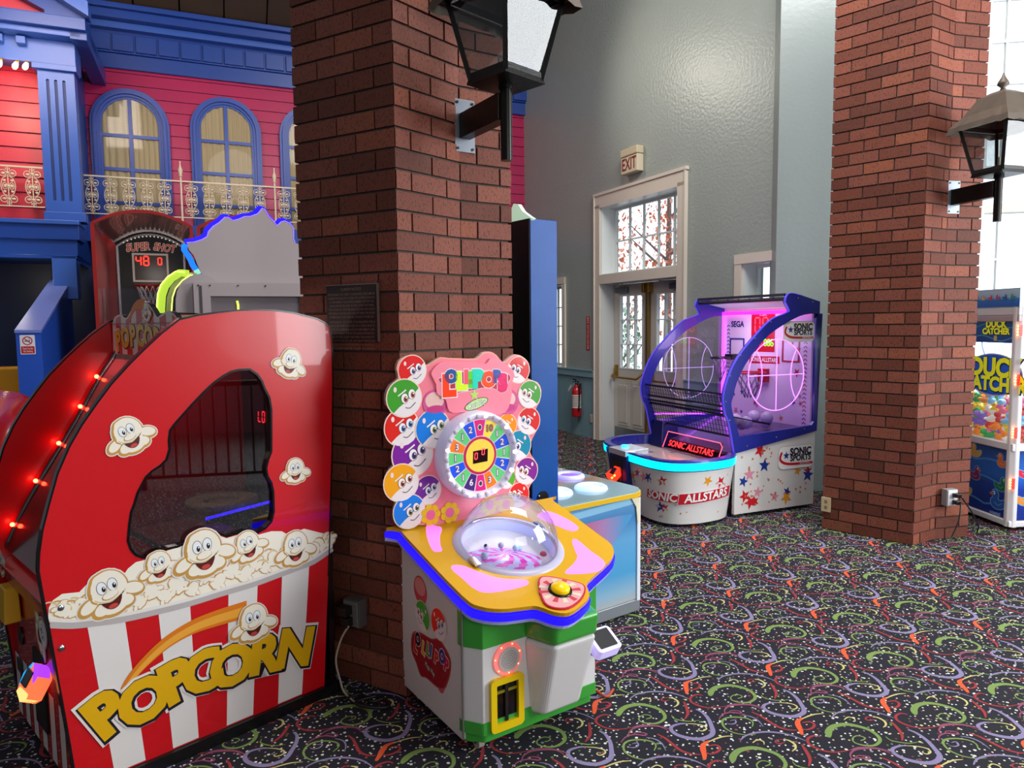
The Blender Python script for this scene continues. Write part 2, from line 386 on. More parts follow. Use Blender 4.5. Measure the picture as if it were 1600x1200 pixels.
# ------------------------------------------------------------------ wall lanterns
lglass = glassy('old_lantern_glass', '#eef2f2', .11, .05)
def lantern(name, label, loc, head, tilt=45):
    t = thing(name, label, 'lamp', loc, head, 'carriage lanterns on brick pillars')
    c = MB(); c.box(-.05, .05, -.006, .012, -.112, .112, silver); c.build('wall_plate', t, .0015)
    wp = [x for x in t.children][-1]
    for a in (-.037, .037):
        for z in (-.097, .097): c = MB(); c.cyl((a, -.004, z), (a, -.010, z), .006, .006, iron, 10); c.build('bolt', wp)
    c = MB(); c.box(-.028, .028, -.335, -.006, -.055, .05, iron); c.build('arm', t, .003)
    y = -.35
    c = MB(); c.cyl((0, y, -.215), (0, y, .075), .0235, .0235, mat('black_round_post', '#17130f', .25, .5), 24); c.cyl((0, y, .06), (0, y, .085), .03, .028, iron, 20)
    c.build('post', t)
    rot = Matrix.Rotation(R(tilt), 3, 'Z'); O = Vector((0, y, 0))
    def P(a, b, z): v = rot @ Vector((a, b, 0)); return (v.x, v.y+y, z)
    def ring(h, z): return [P(-h, -h, z), P(h, -h, z), P(h, h, z), P(-h, h, z)]
    zb, zt, hb, ht = .092, .40, .098, .16
    c = MB(); c.hexa(ring(hb+.012, zb-.014)+ring(hb+.006, zb+.012), iron)
    for sx, sy in ((-1,-1),(1,-1),(1,1),(-1,1)): c.bar(P(sx*hb, sy*hb, zb), P(sx*ht, sy*ht, zt), .019, .019, iron)
    for k in range(4):
        s4 = ((-1,-1),(1,-1),(1,1),(-1,1)); a, b_ = s4[k], s4[(k+1) % 4]
        c.bar(P(a[0]*ht, a[1]*ht, zt), P(b_[0]*ht, b_[1]*ht, zt), .018, .03, iron); c.bar(P(a[0]*hb, a[1]*hb, zb+.015), P(b_[0]*hb, b_[1]*hb, zb+.015), .014, .026, iron)
    c.build('lantern_frame', t)
    for k in range(4):
        s4 = ((-1,-1),(1,-1),(1,1),(-1,1)); a, b_ = s4[k], s4[(k+1) % 4]; q = MB()
        q.add([P(a[0]*hb, a[1]*hb, zb+.02), P(b_[0]*hb, b_[1]*hb, zb+.02), P(b_[0]*ht, b_[1]*ht, zt-.005), P(a[0]*ht, a[1]*ht, zt-.005)], [(0,1,2,3)], lglass)
        q.build('glass_pane', t)
    # scalloped pyramid roof
    c = MB(); roof = mat('verdigris_tin_roof', '#5b5046', .55, .4, noise=.25, nscale=14); n = 9
    for k in range(4):
        s4 = ((-1,-1),(1,-1),(1,1),(-1,1)); a, b_ = s4[k], s4[(k+1) % 4]; rows = []
        for h, z, am in ((.215, zt-.022, 1), (.203, zt+.012, .5), (.15, zt+.07, 0), (.095, zt+.17, 0), (.045, zt+.20, 0), (.02, zt+.205, 0)):
            row = []
            for i in range(n+1):
                u = i/n; sc = -abs(sin(u*PI*4))*.014*am
                row.append(P((a[0]*(1-u)+b_[0]*u)*h, (a[1]*(1-u)+b_[1]*u)*h, z+sc+.012*am*(2*abs(u-.5))**3*-1))
            rows.append(row)
        vs = [p for r_ in rows for p in r_]
        c.add(vs, [(j*(n+1)+i, j*(n+1)+i+1, (j+1)*(n+1)+i+1, (j+1)*(n+1)+i) for j in range(len(rows)-1) for i in range(n)], roof)
    c.build('roof', t)
    c = MB(); c.lathe([(.0, zt+.2), (.022, zt+.205), (.012, zt+.225), (.034, zt+.245), (.03, zt+.26), (.012, zt+.29), (.004, zt+.315), (0, zt+.318)], roof, 12, (0, y, 0)); c.build('finial', t)
    c = MB(); c.cyl((0, y, zb), (0, y, zb+.1), .012, .012, M('#d8d0bd', .5), 10); c.build('candle_tube', t)
    return t
lantern('wall_lantern', 'black carriage lantern bracketed on the left brick pillar, a bright window mirrored in one pane', (-.1975, 3.188, 2.435), -32, 13)
lantern('wall_lantern', 'carriage lantern with tin roof and finial on the right brick pillar, against bright daylight', (3.064, 4.999, 2.415), -13, 4)

# ================================================================== EXIT WALL (x runs along the wall, +y goes outdoors)
EX, EH = (1.166, 9.5545, 0), 64.3
wallp = mat('grey_blue_gloss_wall', '#9aa29c', .33, noise=.06, nscale=2.2, bump=.45, bscale=30, spec=.45)
def wall_with_holes(x0, x1, z1, holes, y0, y1, m):
    c = MB(); F = FY(y0); B = MB()
    c.prism(FY(0), [(x0, 0), (x1, 0), (x1, z1), (x0, z1)], -y1, -y0, m, holes)
    return c
HOLES = [[(.06, 0), (1.66, 0), (1.66, 2.1), (.06, 2.1)], [(.06, 2.2), (1.66, 2.2), (1.66, 3.1), (.06, 3.1)],
         [(-1.85, .93), (-.95, .93), (-.95, 2.15), (-1.85, 2.15)], [(2.65, .93), (3.18, .93), (3.18, 2.16), (2.65, 2.16)]]
c = wall_with_holes(-2.35, 3.28, 6.5, HOLES, 0, .28, wallp); struct(c.build('wall_north'), EX, EH)
wains = mat('pale_blue_beadboard', '#7fa3ab', .45, noise=.06, nscale=5)
c = MB()
for a, b_ in ((-2.3, -.07), (1.82, 3.2)):
    x = a
    while x < b_-.01: c.box(x, min(x+.052, b_), -.016, 0, .0, .84, wains); x += .056
    c.box(a, b_, -.006, 0, 0, .84, wains)
    c.box(a, b_, -.045, 0, .84, .93, wains); c.box(a, b_, -.055, 0, .925, .94, wains)
struct(c.build('trim_1'), EX, EH)
# door surround
c = MB(); T = cream_trim
for a, b_ in ((-.05, .065), (1.655, 1.80)):
    c.box(a, b_, -.03, 0, 0, 3.12, T)
c.box(-.05, 1.80, -.03, 0, 3.08, 3.26, T); c.box(-.07, 1.82, -.045, 0, 3.24, 3.275, T); c.box(.06, 1.66, -.03, .02, 2.09, 2.21, T)
for a, b_ in ((-.06, -.045), (1.79, 1.805)): c.box(a, b_, -.045, 0, 0, 3.25, T)
c.build('x'); o = bpy.data.objects['x']; o.name = 'trim_2'; struct(o, EX, EH)
c = MB(); J = mat('white_gloss_jamb', '#cfd4cf', .3)
c.box(.06, .075, 0, .28, 0, 2.1, J); c.box(1.645, 1.66, 0, .28, 0, 2.1, J); c.box(.06, 1.66, 0, .28, 2.085, 2.1, J)
struct(c.build('trim_3'), EX, EH)
# transom window
paneglass = glassy('clear_window_glass', '#f4fbff', .05, .02)
def sash(name, x0, x1, z0, z1, nc, nr, yy, fw=.05, mw=.018, jamb=True):
    c = MB(); W = mat('white_window_paint', '#dfe3e0', .35)
    if jamb:
        for a, b_, p, q in ((x0, x0+.02, z0, z1), (x1-.02, x1, z0, z1), (x0, x1, z0, z0+.02), (x0, x1, z1-.02, z1)): c.box(a, b_, 0, yy, p, q, W)
    c.box(x0, x0+fw, yy, yy+.04, z0, z1, W); c.box(x1-fw, x1, yy, yy+.04, z0, z1, W); c.box(x0+fw, x1-fw, yy, yy+.04, z0, z0+fw, W); c.box(x0+fw, x1-fw, yy, yy+.04, z1-fw, z1, W)
    for i in range(1, nc): x = x0+fw+(x1-x0-2*fw)*i/nc; c.box(x-mw/2, x+mw/2, yy+.005, yy+.035, z0+fw, z1-fw, W)
    for i in range(1, nr): z = z0+fw+(z1-z0-2*fw)*i/nr; c.box(x0+fw, x1-fw, yy+.003, yy+.037, z-mw/2, z+mw/2, W)
    o = c.build(name); g = MB(); g.add([(x0+fw, yy+.02, z0+fw), (x1-fw, yy+.02, z0+fw), (x1-fw, yy+.02, z1-fw), (x0+fw, yy+.02, z1-fw)], [(0,1,2,3)], paneglass); gl = g.build('glass', o)
    return o
struct(sash('window_1', .06, 1.66, 2.2, 3.1, 5, 2, .2), EX, EH)
struct(sash('window_2', -1.85, -.95, .93, 2.15, 2, 4, .16), EX, EH)
struct(sash('window_3', 2.65, 3.18, .93, 2.16, 2, 4, .16), EX, EH)
c = MB()
for x0, x1 in ((-1.85, -.95), (2.65, 3.10)):
    c.box(x0-.09, x0, -.025, 0, .94, 2.24, T); c.box(x1, x1+.09, -.025, 0, .94, 2.24, T); c.box(x0-.09, x1+.09, -.03, 0, 2.15, 2.245, T)
struct(c.build('trim_4'), EX, EH)
# double doors
dw = mat('warm_white_door_paint', '#c9c4b8', .4, noise=.05, nscale=6); kick = mat('scuffed_kick_plate', '#7d8180', .35, .6, noise=.2, nscale=8)
def door(name, x0, x1, hinge):
    yy = .2; c = MB(); gx0, gx1 = x0+.14, x1-.14
    hole = [(gx0, .98), (gx1, .98), (gx1, 1.93), (gx0, 1.93)]
    c.prism(FY(0), [(x0, .02), (x1, .02), (x1, 2.08), (x0, 2.08)], -yy-.045, -yy, dw, [hole]); o = c.build(name)
    q = MB(); mx = (x0+x1)/2
    for a, b_ in ((x0+.1, mx-.03), (mx+.03, x1-.1)):
        q.box(a, b_, yy-.008, yy, .22, .80, dw); q.box(a+.04, b_-.04, yy-.016, yy, .26, .76, dw)
    q.build('raised_panel', o, .004)
    q = MB(); q.box(x0+.02, x1-.02, yy-.004, yy, .03, .19, kick); q.build('kick_plate', o)
    q = MB(); W = mat('white_muntin', '#e2e6e4', .35)
    for i in range(0, 4):
        x = gx0+(gx1-gx0)*i/3; ww = .009 if i in (0, 3) else .014; q.box(x-ww, x+ww, yy-.006, yy+.03, .98, 1.93, W)
        z = .98+.95*i/3; q.box(gx0, gx1, yy-.004, yy+.028, z-.008, z+.008, W)
    q.build('muntins', o)
    q = MB(); q.add([(gx0, yy+.02, .98), (gx1, yy+.02, .98), (gx1, yy+.02, 1.93), (gx0, yy+.02, 1.93)], [(0,1,2,3)], paneglass); q.build('glass', o)
    q = MB(); z = .9
    q.bar((x0+.07, yy-.03, z+.04), (x0+.07, yy-.0, z+.04), .05, .16, brass); q.bar((x1-.06, yy-.03, z+.02), (x1-.06, yy, z+.02), .04, .12, brass)
    q.tube(smooth([(x0+.07, yy-.035, z+.02), (x0+.09, yy-.1, z-.03), (x0+.2, yy-.105, z-.035), (x1-.2, yy-.105, z-.035), (x1-.12, yy-.1, z-.03), (x1-.07, yy-.04, z+.05)], 5, False), .014, brass, 8)
    q.build('push_bar', o)
    q = MB(); s_ = 1 if hinge == 'l' else -1; hx = x0+.1 if s_ == 1 else x1-.1
    q.box(min(hx, hx+s_*.24), max(hx, hx+s_*.24), yy-.055, yy, 1.97, 2.04, mat('grey_closer', '#6f747a', .35, .7)); q.bar((hx+s_*.12, yy-.06, 2.05), (hx+s_*.3, yy-.15, 2.07), .02, .012, silver); q.build('door_closer', o, .006)
    return o
struct(door('door_1', .08, .855, 'l'), EX, EH); struct(door('door_2', .865, 1.64, 'r'), EX, EH)
c = MB(); c.box(.835, .885, .15, .2, .05, 2.06, mat('brass_astragal', '#8d7647', .4, .7)); c.box(.79, .84, .12, .2, 1.95, 2.07, brass); c.box(.88, .93, .12, .2, 1.95, 2.07, brass)
struct(c.build('trim_5', None, .004), EX, EH)
# small things on the exit wall
t = thing('exit_sign', 'cream exit sign box with dark red EXIT letters, mounted above the tall double doors', 'sign', EX, EH)
c = MB(); cw = mat('aged_cream_plastic', '#cdbfa6', .45); c.box(.66, .99, -.095, 0, 3.385, 3.585, cw); c.build('face_box', t, .008)
c = MB(); c.box(.652, .998, -.105, 0, 3.588, 3.68, mat('aged_cream_cap', '#c3b597', .45)); c.build('battery_cap', t, .01)
c = MB(); c.text(FY(-.0955), 'EXIT', .2, .825, 3.485, .001, M('#7d2418', .5), xs=.72, bold=.02); c.build('lettering', t)
c = MB(); c.box(-.30, -.215, -.006, 0, 1.21, 1.67, M('#b02a30', .5)); c.text(FY(-.0062), 'FIRE EXTINGUISHER', .062, -.257, 1.44, .0008, M('#e6d8d4', .5), rot=-PI/2, xs=.8)
for z, s_ in ((1.64, 1), (1.24, -1)): c.flat(FY(-.0062), [(-.275, z+.01*s_), (-.24, z+.01*s_), (-.257, z-.015*s_)], .0008, M('#e6d8d4', .5))
o = c.build('extinguisher_sign'); place(o, EX, EH); tag(o, 'narrow vertical red sign on the wall above the fire extinguisher', 'sign')
t = thing('fire_extinguisher', 'red fire extinguisher with a paper tag on the wainscot left of the doors', 'extinguisher', (EX[0]-.43*.4337*1, EX[1]+.43*.9011, 0), EH)
red = mat('gloss_red_enamel', '#b3161d', .25, coat=.3)
c = MB(); c.lathe([(0, .27), (.06, .275), (.066, .29), (.066, .62), (.055, .67), (.03, .70), (.022, .71), (.022, .73)], red, 24, (0, -.085, 0)); c.build('cylinder', t)
c = MB(); c.lathe([(.0672, .40), (.0672, .585)], M('#d8d5c8', .5), 24, (0, -.085, 0))
for k in range(8): c.lathe([(.0675, .42+k*.02), (.0675, .428+k*.02)], M('#7a4a3c' if k % 2 else '#4f5257', .5), 24, (0, -.085, 0))
c.build('instruction_label', t)
c = MB(); c.cyl((0, -.085, .725), (0, -.085, .78), .018, .015, black, 12); c.bar((-.01, -.085, .785), (-.06, -.11, .80), .02, .012, black); c.bar((-.01, -.085, .77), (-.055, -.11, .76), .02, .01, black); c.cyl((.02, -.1, .76), (.035, -.1, .76), .014, .014, silver, 10); c.build('valve_handle', t)
c = MB(); c.tube(smooth([(.01, -.085, .77), (.06, -.09, .76), (.085, -.09, .68), (.078, -.09, .5), (.07, -.09, .42)], 5, False), .009, black, 8); c.cyl((.07, -.09, .42), (.068, -.09, .36), .011, .016, black, 10); c.build('hose', t)
c = MB(); c.bar((-.03, -.09, .75), (-.09, -.12, .68), .004, .004, M('#d8d0c0')); c.add([(-.07, -.13, .73), (-.045, -.14, .70), (-.115, -.15, .62), (-.14, -.14, .645)], [(0,1,2,3)], M('#e4ddcf', .7)); c.build('inspection_tag', t)
c = MB(); c.box(-.03, .03, -.022, -.002, .5, .74, silver); c.box(-.02, .02, -.1, -.02, .735, .745, silver); c.build('bracket', t)
c = MB(); c.box(-.165, -.105, -.03, -.012, .22, .33, M('#c7c3b2', .5)); c.box(-.155, -.115, -.033, -.03, .235, .315, M('#b8b4a4', .4)); c.cyl((-.135, -.034, .275), (-.135, -.03, .275), .004, .004, silver, 8)
o = c.build('wall_plate', None, .002); place(o, EX, EH); tag(o, 'small cream blank wall plate low on the wainscot beside the door trim', 'wall plate')

# ================================================================== EAST WALL beyond the right pillar
EA, EAH = (2.43, 6.58, 0), 10
wall2 = mat('pale_grey_gloss_wall', '#8c9593', .3, noise=.06, nscale=2, bump=.2, bscale=26)
c = MB(); c.prism(FY(0), [(0, 0), (4.6, 0), (4.6, 6.5), (0, 6.5)], -.3, 0, wall2, [[(1.66, .7), (3.9, .7), (3.9, 5.2), (1.66, 5.2)]]); struct(c.build('wall_east'), EA, EAH)
c = MB(); W = mat('white_window_frame', '#e6e8e6', .35)
c.box(1.66, 1.72, 0, .2, .7, 5.2, W); c.box(1.66, 3.9, 0, .2, .66, .74, W); c.box(1.66, 3.9, .02, .14, 2.5, 2.575, T)
for x in (1.87, 2.12, 2.37, 2.62, 2.87, 3.12, 3.37, 3.62): c.box(x-.008, x+.008, .06, .10, .7, 5.2, W)
for z in (1.05, 1.4, 1.75, 2.1, 2.9, 3.25, 3.6, 3.95, 4.3, 4.65, 5.0): c.box(1.7, 3.9, .062, .098, z-.008, z+.008, W)
o = c.build('window_4'); g = MB(); g.add([(1.66, .12, .7), (3.9, .12, .7), (3.9, .12, 5.2), (1.66, .12, 5.2)], [(0,1,2,3)], paneglass); g.build('glass', o); struct(o, EA, EAH)

# outdoors: bright overcast sky screen far behind, autumn trees as leaf clouds
def outdoor(name, s):
    m = bpy.data.materials.new(name); m.use_nodes = True; nt = m.node_tree; nt.nodes.clear()
    o = nt.nodes.new('ShaderNodeOutputMaterial'); e = nt.nodes.new('ShaderNodeEmission'); e.inputs['Strength'].default_value = s; e.inputs['Color'].default_value = lin('#eef4fa')
    nt.links.new(e.outputs[0], o.inputs[0]); return m
c = MB(); sk = outdoor('overcast_sky_light', 2.6)
c.add([(-17, 7, -.5), (1, 7, -.5), (1, 7, 8), (-17, 7, 8)], [(0,1,2,3)], sk); o = c.build('overcast_sky'); struct(o, EX, EH)
c = MB(); c.add([(2.4, 4, -.5), (13, 4, -.5), (13, 4, 9), (2.4, 4, 9)], [(0,1,2,3)], outdoor('overcast_glare', 2.2)); o = c.build('overcast_sky'); struct(o, EA, EAH)
leafm = [mat('leaf_%s' % n_, c_, .8, em=c_, es=e_) for n_, c_, e_ in (('rust', '#b0644a', .9), ('pale_rust', '#cf9484', 1.0), ('green', '#5f7f66', .8), ('pale_green', '#9db5a5', 1.0), ('bark', '#6a5a58', .7))]
def tree(x, y, h, r, mi, n, label):
    rnd = random.Random(int(x*100)+n); t = thing('autumn_tree', label, 'tree', (EX[0]+x*.4337+y*.9011, EX[1]-x*.9011+y*.4337, 0), EH, 'trees outside the doors')
    c = MB()
    c.tube([(0, 0, 0), (.05, 0, h*.5), (0, .05, h)], [.09, .06, .03], leafm[4], 7)
    for k in range(9): a = rnd.uniform(0, 6.28); z = h*rnd.uniform(.2, .8); c.tube([(0, 0, z), (cos(a)*r*.8, sin(a)*r*.8, z+rnd.uniform(.2, .7))], [.03, .008], leafm[4], 5)
    c.build('trunk', t); c = MB()
    for k in range(n):
        v = Vector((rnd.gauss(0, 1), rnd.gauss(0, 1), rnd.gauss(0, 1))).normalized()*r*rnd.uniform(.2, 1); p = Vector((v.x, v.y, h*.62+v.z*h/r*.42))
        a = Vector((rnd.uniform(-1, 1), rnd.uniform(-.3, .3), rnd.uniform(-1, 1)))*.05; b_ = Vector((rnd.uniform(-1, 1), rnd.uniform(-.3, .3), rnd.uniform(-1, 1)))*.05
        c.add([p-a, p+b_, p+a, p-b_], [(0,1,2,3)], leafm[mi+(rnd.random() < .4)])
    c.build('foliage', t)
tree(-4.2, 3.0, 4.6, .86, 0, 900, 'rust leaved tree outdoors, seen through the left part of the transom')
tree(-2.4, 3.0, 4.7, .86, 0, 900, 'rust leaved tree outdoors, seen through the right part of the transom')
tree(-1.7, 1.35, 2.0, .7, 2, 600, 'low green tree outdoors behind the glass of the double doors')

# ================================================================== PAINTED FACADE on the left (x along, -y toward the room)
FA, FH = (.2, 11.5, 0), -23
pink = mat('crimson_pink_clapboard', '#a81c50', .38, noise=.10, nscale=3, bump=.12, bscale=40)
pinkred = mat('warm_crimson_clapboard', '#c2283f', .4, noise=.08, nscale=3)
blue = mat('royal_blue_gloss_paint', '#173c8c', .35, noise=.06, nscale=4); blue2 = mat('mid_blue_gloss_paint', '#2f55a8', .35, noise=.05, nscale=4)
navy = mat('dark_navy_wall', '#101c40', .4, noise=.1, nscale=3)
c = MB(); c.box(-9, .1, .004, .2, 0, 8.5, blue)
z = 2.6
while z < 4.86:
    c.hexa([(-5.98, -.022, z), (.1, -.022, z), (.1, .01, z), (-5.98, .01, z), (-5.98, -.006, z+.142), (.1, -.006, z+.142), (.1, .01, z+.142), (-5.98, .01, z+.142)], pink); z += .147
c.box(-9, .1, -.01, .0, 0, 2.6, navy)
struct(c.build('wall_west'), FA, FH)
c = MB()
c.box(-6.1, .4, -.06, 0, 4.84, 5.02, blue); c.box(-6.1, .4, -.09, 0, 5.02, 5.30, blue)
x = -5.9
while x < 0: c.box(x, x+.235, -.12, -.09, 5.04, 5.24, blue); x += .26
c.box(-6.1, .4, -.20, 0, 5.28, 5.36, blue2); c.box(-6.1, .4, -.32, 0, 5.36, 5.46, blue); c.box(-6.1, .4, -.38, 0, 5.46, 5.52, blue)
struct(c.build('trim_6', None, .006), FA, FH)
# plank ceiling sloping up toward the room
pk = mat('dark_brown_plank', '#33241a', .7, noise=.3, nscale=3); c = MB(); x = -9
while x < .5: c.hexa([(x, -.25, 5.50), (x+.50, -.25, 5.50), (x+.50, -3.2, 7.6), (x, -3.2, 7.6), (x, -.25, 5.56), (x+.50, -.25, 5.56), (x+.50, -3.2, 7.66), (x, -3.2, 7.66)], pk); x += .52
c.hexa([(-9, -.2, 5.53), (.5, -.2, 5.53), (.5, -3.2, 7.64), (-9, -3.2, 7.64), (-9, -.2, 5.6), (.5, -.2, 5.6), (.5, -3.2, 7.7), (-9, -3.2, 7.7)], M('#0c0806', .9))
struct(c.build('ceiling'), FA, FH)
# arched windows
curt = mat('beige_gathered_curtain', '#9c8c6c', .8, em='#9c8c6c', es=.10); fglass = glassy('facade_window_glass', '#ffffff', .03, .05)
wtrim = mat('blue_window_moulding', '#24459a', .35)
def arched(name, xc, w_, ztop, zb, gw):
    root = bpy.data.objects.new(name, None); COL.objects.link(root)
    def arch(hw, zt, zb): r_ = hw; return [(xc-hw, zb)] + [(xc-cos(PI*i/20)*r_, zt-r_+sin(PI*i/20)*r_) for i in range(21)] + [(xc+hw, zb)]
    hw, gh = w_/2, gw/2; c = MB(); F = FY(0)
    c.prism(F, arch(hw, ztop, zb), 0, .075, wtrim, [arch(gh+.03, ztop-(hw-gh-.03), zb+.05)]); c.prism(F, arch(hw-.035, ztop-.035, zb+.02), .07, .105, wtrim, [arch(gh+.06, ztop-(hw-gh-.06), zb+.05)])
    c.prism(F, arch(gh+.03, ztop-(hw-gh-.03), zb+.05), .02, .055, wtrim, [arch(gh, ztop-(hw-gh), zb+.08)]); c.build('arched_frame', root, .004)
    c = MB(); gt = ztop-(hw-gh); m = wtrim
    c.box(xc-.022, xc+.022, -.068, -.046, zb+.05, gt, m)
    for k in range(1, 4): zz = gt-.0-(.46+(k-1)*.42); c.box(xc-gh, xc+gh, -.066, -.047, zz-.02, zz+.02, m)
    c.build('muntins', root)
    c = MB(); n = 60; vs = []
    for i in range(n+1):
        u = i/n; x = xc-gh-.02+(2*gh+.04)*u; y = -.036+.010*sin(u*58+sin(u*9)*2); zt = gt-gh+math.sqrt(max(0, (gh+.02)**2-(x-xc)**2)); vs += [(x, y, zb), (x, y, zt)]
    c.add(vs, [(2*i, 2*i+2, 2*i+3, 2*i+1) for i in range(n)], curt, True); c.build('curtain', root)
    c = MB(); c.flat(F, arch(gh, gt, zb), .049, fglass); c.build('glass', root)
    root['kind'] = 'structure'; place(root, (FA[0], FA[1], 0), FH); return root
arched('window_5', -5.49, .90, 4.60, 2.72, .64); arched('window_6', -4.355, .88, 4.62, 2.72, .63); arched('window_7', -3.235, .88, 4.63, 2.72, .63)
# balcony deck and cast railing
c = MB(); c.box(-6.0, 0, -.55, 0, 2.62, 2.86, blue); struct(c.build('trim_7', None, .01), FA, FH)
ivory = mat('ivory_cast_iron', '#cbbba2', .45)
def rail(name, label, x0, x1, y, z0, z1, posts, orn, sc=1):
    t = thing(name, label, 'railing', FA, FH); c = MB(); c.box(x0, x1, y-.008, y+.008, z1-.012, z1+.006, ivory); c.build('top_rail', t); c = MB(); c.box(x0, x1, y-.007, y+.007, z0, z0+.012, ivory); c.build('bottom_rail', t)
    for px in posts:
        c = MB(); c.cyl((px, y, z0-.12), (px, y, z1+.06), .014, .012, ivory, 10); c.lathe([(.012, z1+.05), (.024, z1+.06), (.024, z1+.07), (.012, z1+.08), (.027, z1+.11), (.027, z1+.14), (.012, z1+.18), (.007, z1+.22), (.012, z1+.235), (0, z1+.25)], ivory, 12, (px, y, 0)); c.build('post', t)
    first = None
    for ox in orn:
        if first is None:
            c = MB(); h = z1-z0; F = lambda u, v, n=0, z_=z0+h/2: (u*.84, -n, z_+v); H2 = h/2; r_ = .0048
            c.cyl((0, 0, z0), (0, 0, z1), .006, .006, ivory, 6)
            def loop(u, v, a, b_): c.tube([F(p[0], p[1]) for p in ell(u, v, a, b_, 18)], r_, ivory, 5, True)
            for s_ in (-1, 1):
                for q in (-1, 1): loop(s_*.052, q*H2*.63, .038, .034); c.ball(F(s_*.048, q*H2*.62), .017, ivory, 8, 6, (1.3, .5, .8)); c.tube([F(s_*.018, q*H2*.78), F(s_*.022, q*H2*.9)], .006, ivory, 5)
                c.tube([F(p[0], p[1]) for p in smooth([(s_*.012, H2*.48), (s_*.055, H2*.36), (s_*.078, 0), (s_*.055, -H2*.36), (s_*.012, -H2*.48)], 5, False)], r_, ivory, 5)
                loop(s_*.036, 0, .026, .034); c.ball(F(s_*.034, 0), .016, ivory, 8, 6, (1, .5, 1.2))
                for q in (-1, 1): c.ball(F(s_*.04, q*H2*.27), .013, ivory, 8, 6, (1.2, .5, 1))
            for q in (-.64, 0, .64): c.ball(F(0, q*H2), .016, ivory, 8, 6, (1.2, 1, .8))
            first = c.build('scroll_baluster', t); first.location = (ox, y, 0)
        else: d = first.copy(); COL.objects.link(d); d.location = (ox, y, 0)
    return t
xs = [-5.907+i*.198 for i in range(5)] + [-4.81+i*.205 for i in range(5)] + [-3.69+i*.205 for i in range(4)]
rail('balcony_railing', 'long ivory cast iron balcony railing in front of the arched windows', -6.03, -2.7, -.5, 2.955, 3.41, (-6.02, -4.925, -3.80, -2.72), xs)
rail('balcony_railing', 'short ivory scrolled railing on the porch balcony left of the fluted blue pilaster', -7.6, -6.25, -1.36, 2.875, 3.30, (), [-6.35-.22*i for i in range(6)])

# projecting porch bay
c = MB(); z = 2.75
while z < 4.36: c.hexa([(-8.5, -1.15, z), (-6.2, -1.15, z), (-6.2, -1.12, z), (-8.5, -1.12, z), (-8.5, -1.13, z+.155), (-6.2, -1.13, z+.155), (-6.2, -1.12, z+.155), (-8.5, -1.12, z+.155)], pinkred); z += .16
c.box(-8.5, -5.98, -1.12, -1.0, 2.6, 4.9, blue); c.box(-6.02, -5.98, -1.12, 0, 2.3, 4.95, blue)
struct(c.build('wall_porch'), FA, FH)
c = MB(); px0, px1 = -6.245, -5.905; Fp = FY(-1.33)
c.box(px0, px1, -1.33, -1.16, 2.74, 4.36, blue2)
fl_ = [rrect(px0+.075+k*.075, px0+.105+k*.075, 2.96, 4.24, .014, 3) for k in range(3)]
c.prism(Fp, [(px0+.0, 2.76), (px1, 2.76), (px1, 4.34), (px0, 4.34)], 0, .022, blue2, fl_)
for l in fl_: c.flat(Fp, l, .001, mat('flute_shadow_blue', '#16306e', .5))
c.box(px0-.04, px1+.03, -1.40, -1.16, 4.33, 4.39, blue2); c.box(px0-.02, px1+.03, -1.37, -1.16, 2.74, 2.84, blue2)
o = c.build('fluted_pilaster', None, .004); place(o, FA, FH); tag(o, 'blue fluted pilaster carrying the porch pediment at the left of the painted facade', 'pilaster')
c = MB(); c.box(-8.5, -5.94, -1.40, -1.0, 2.54, 2.74, blue); c.box(-8.5, -5.93, -1.44, -1.0, 2.70, 2.745, blue2); c.box(-8.5, -5.97, -1.36, -1.0, 2.37, 2.55, blue)
c.box(-8.5, -5.88, -1.38, -1.0, 4.39, 4.64, blue2)
x = -8.4
while x < -6.35: c.box(x, x+.085, -1.46, -1.38, 4.545, 4.62, blue2); x += .2
c.box(-8.5, -5.80, -1.55, -1.0, 4.64, 4.70, blue2); c.box(-8.5, -5.74, -1.62, -.7, 4.70, 4.82, blue); c.box(-5.9, -5.74, -1.55, 0, 4.62, 4.80, blue)
F_ = FY(-1.0); c.prism(F_, [(-9.5, 4.8), (-5.76, 4.8), (-5.76, 4.95), (-7.6, 5.95), (-9.5, 5.3)], 0, .5, blue, [[(-9.2, 4.87), (-6.12, 4.87), (-6.12, 4.90), (-7.6, 5.62), (-9.2, 5.1)]])
c.prism(F_, [(-5.70, 4.83), (-5.70, 4.98), (-7.6, 6.05), (-7.6, 5.9)], .45, .68, blue2)
c.box(-9.3, -6.0, -1.35, -1.3, 4.82, 5.7, pinkred)
struct(c.build('trim_8', None, .005), FA, FH)
# porch column below, sloping stair wall, ceiling light
c = MB(); c.box(-6.22, -5.99, -1.36, -1.14, 1.9, 2.38, blue2); o = c.build('porch_column', None, .004); place(o, FA, FH); tag(o, 'short square blue post between the sloping stair wall and the porch balcony', 'post')
t = thing('stair_wall', 'blue solid stair side wall with a sloping lilac-blue cap', 'stair wall', FA, FH)
c = MB(); X0, X1 = -6.285, -6.09
c.hexa([(X0, -2.84, 0), (X1, -2.84, 0), (X1, -1.1, 0), (X0, -1.1, 0), (X0, -2.84, 1.545), (X1, -2.84, 1.545), (X1, -1.1, 2.10), (X0, -1.1, 2.10)], mat('vivid_blue_paint', '#2450b8', .35)); c.build('wall_body', t)
c = MB(); c.hexa([(X0-.005, -2.855, 1.54), (X1+.005, -2.855, 1.54), (X1+.005, -1.1, 2.10), (X0-.005, -1.1, 2.10), (X0-.005, -2.855, 1.565), (X1+.005, -2.855, 1.565), (X1+.005, -1.1, 2.125), (X0-.005, -1.1, 2.125)], mat('lilac_blue_cap', '#6a7cc4', .35)); c.build('sloping_cap', t)
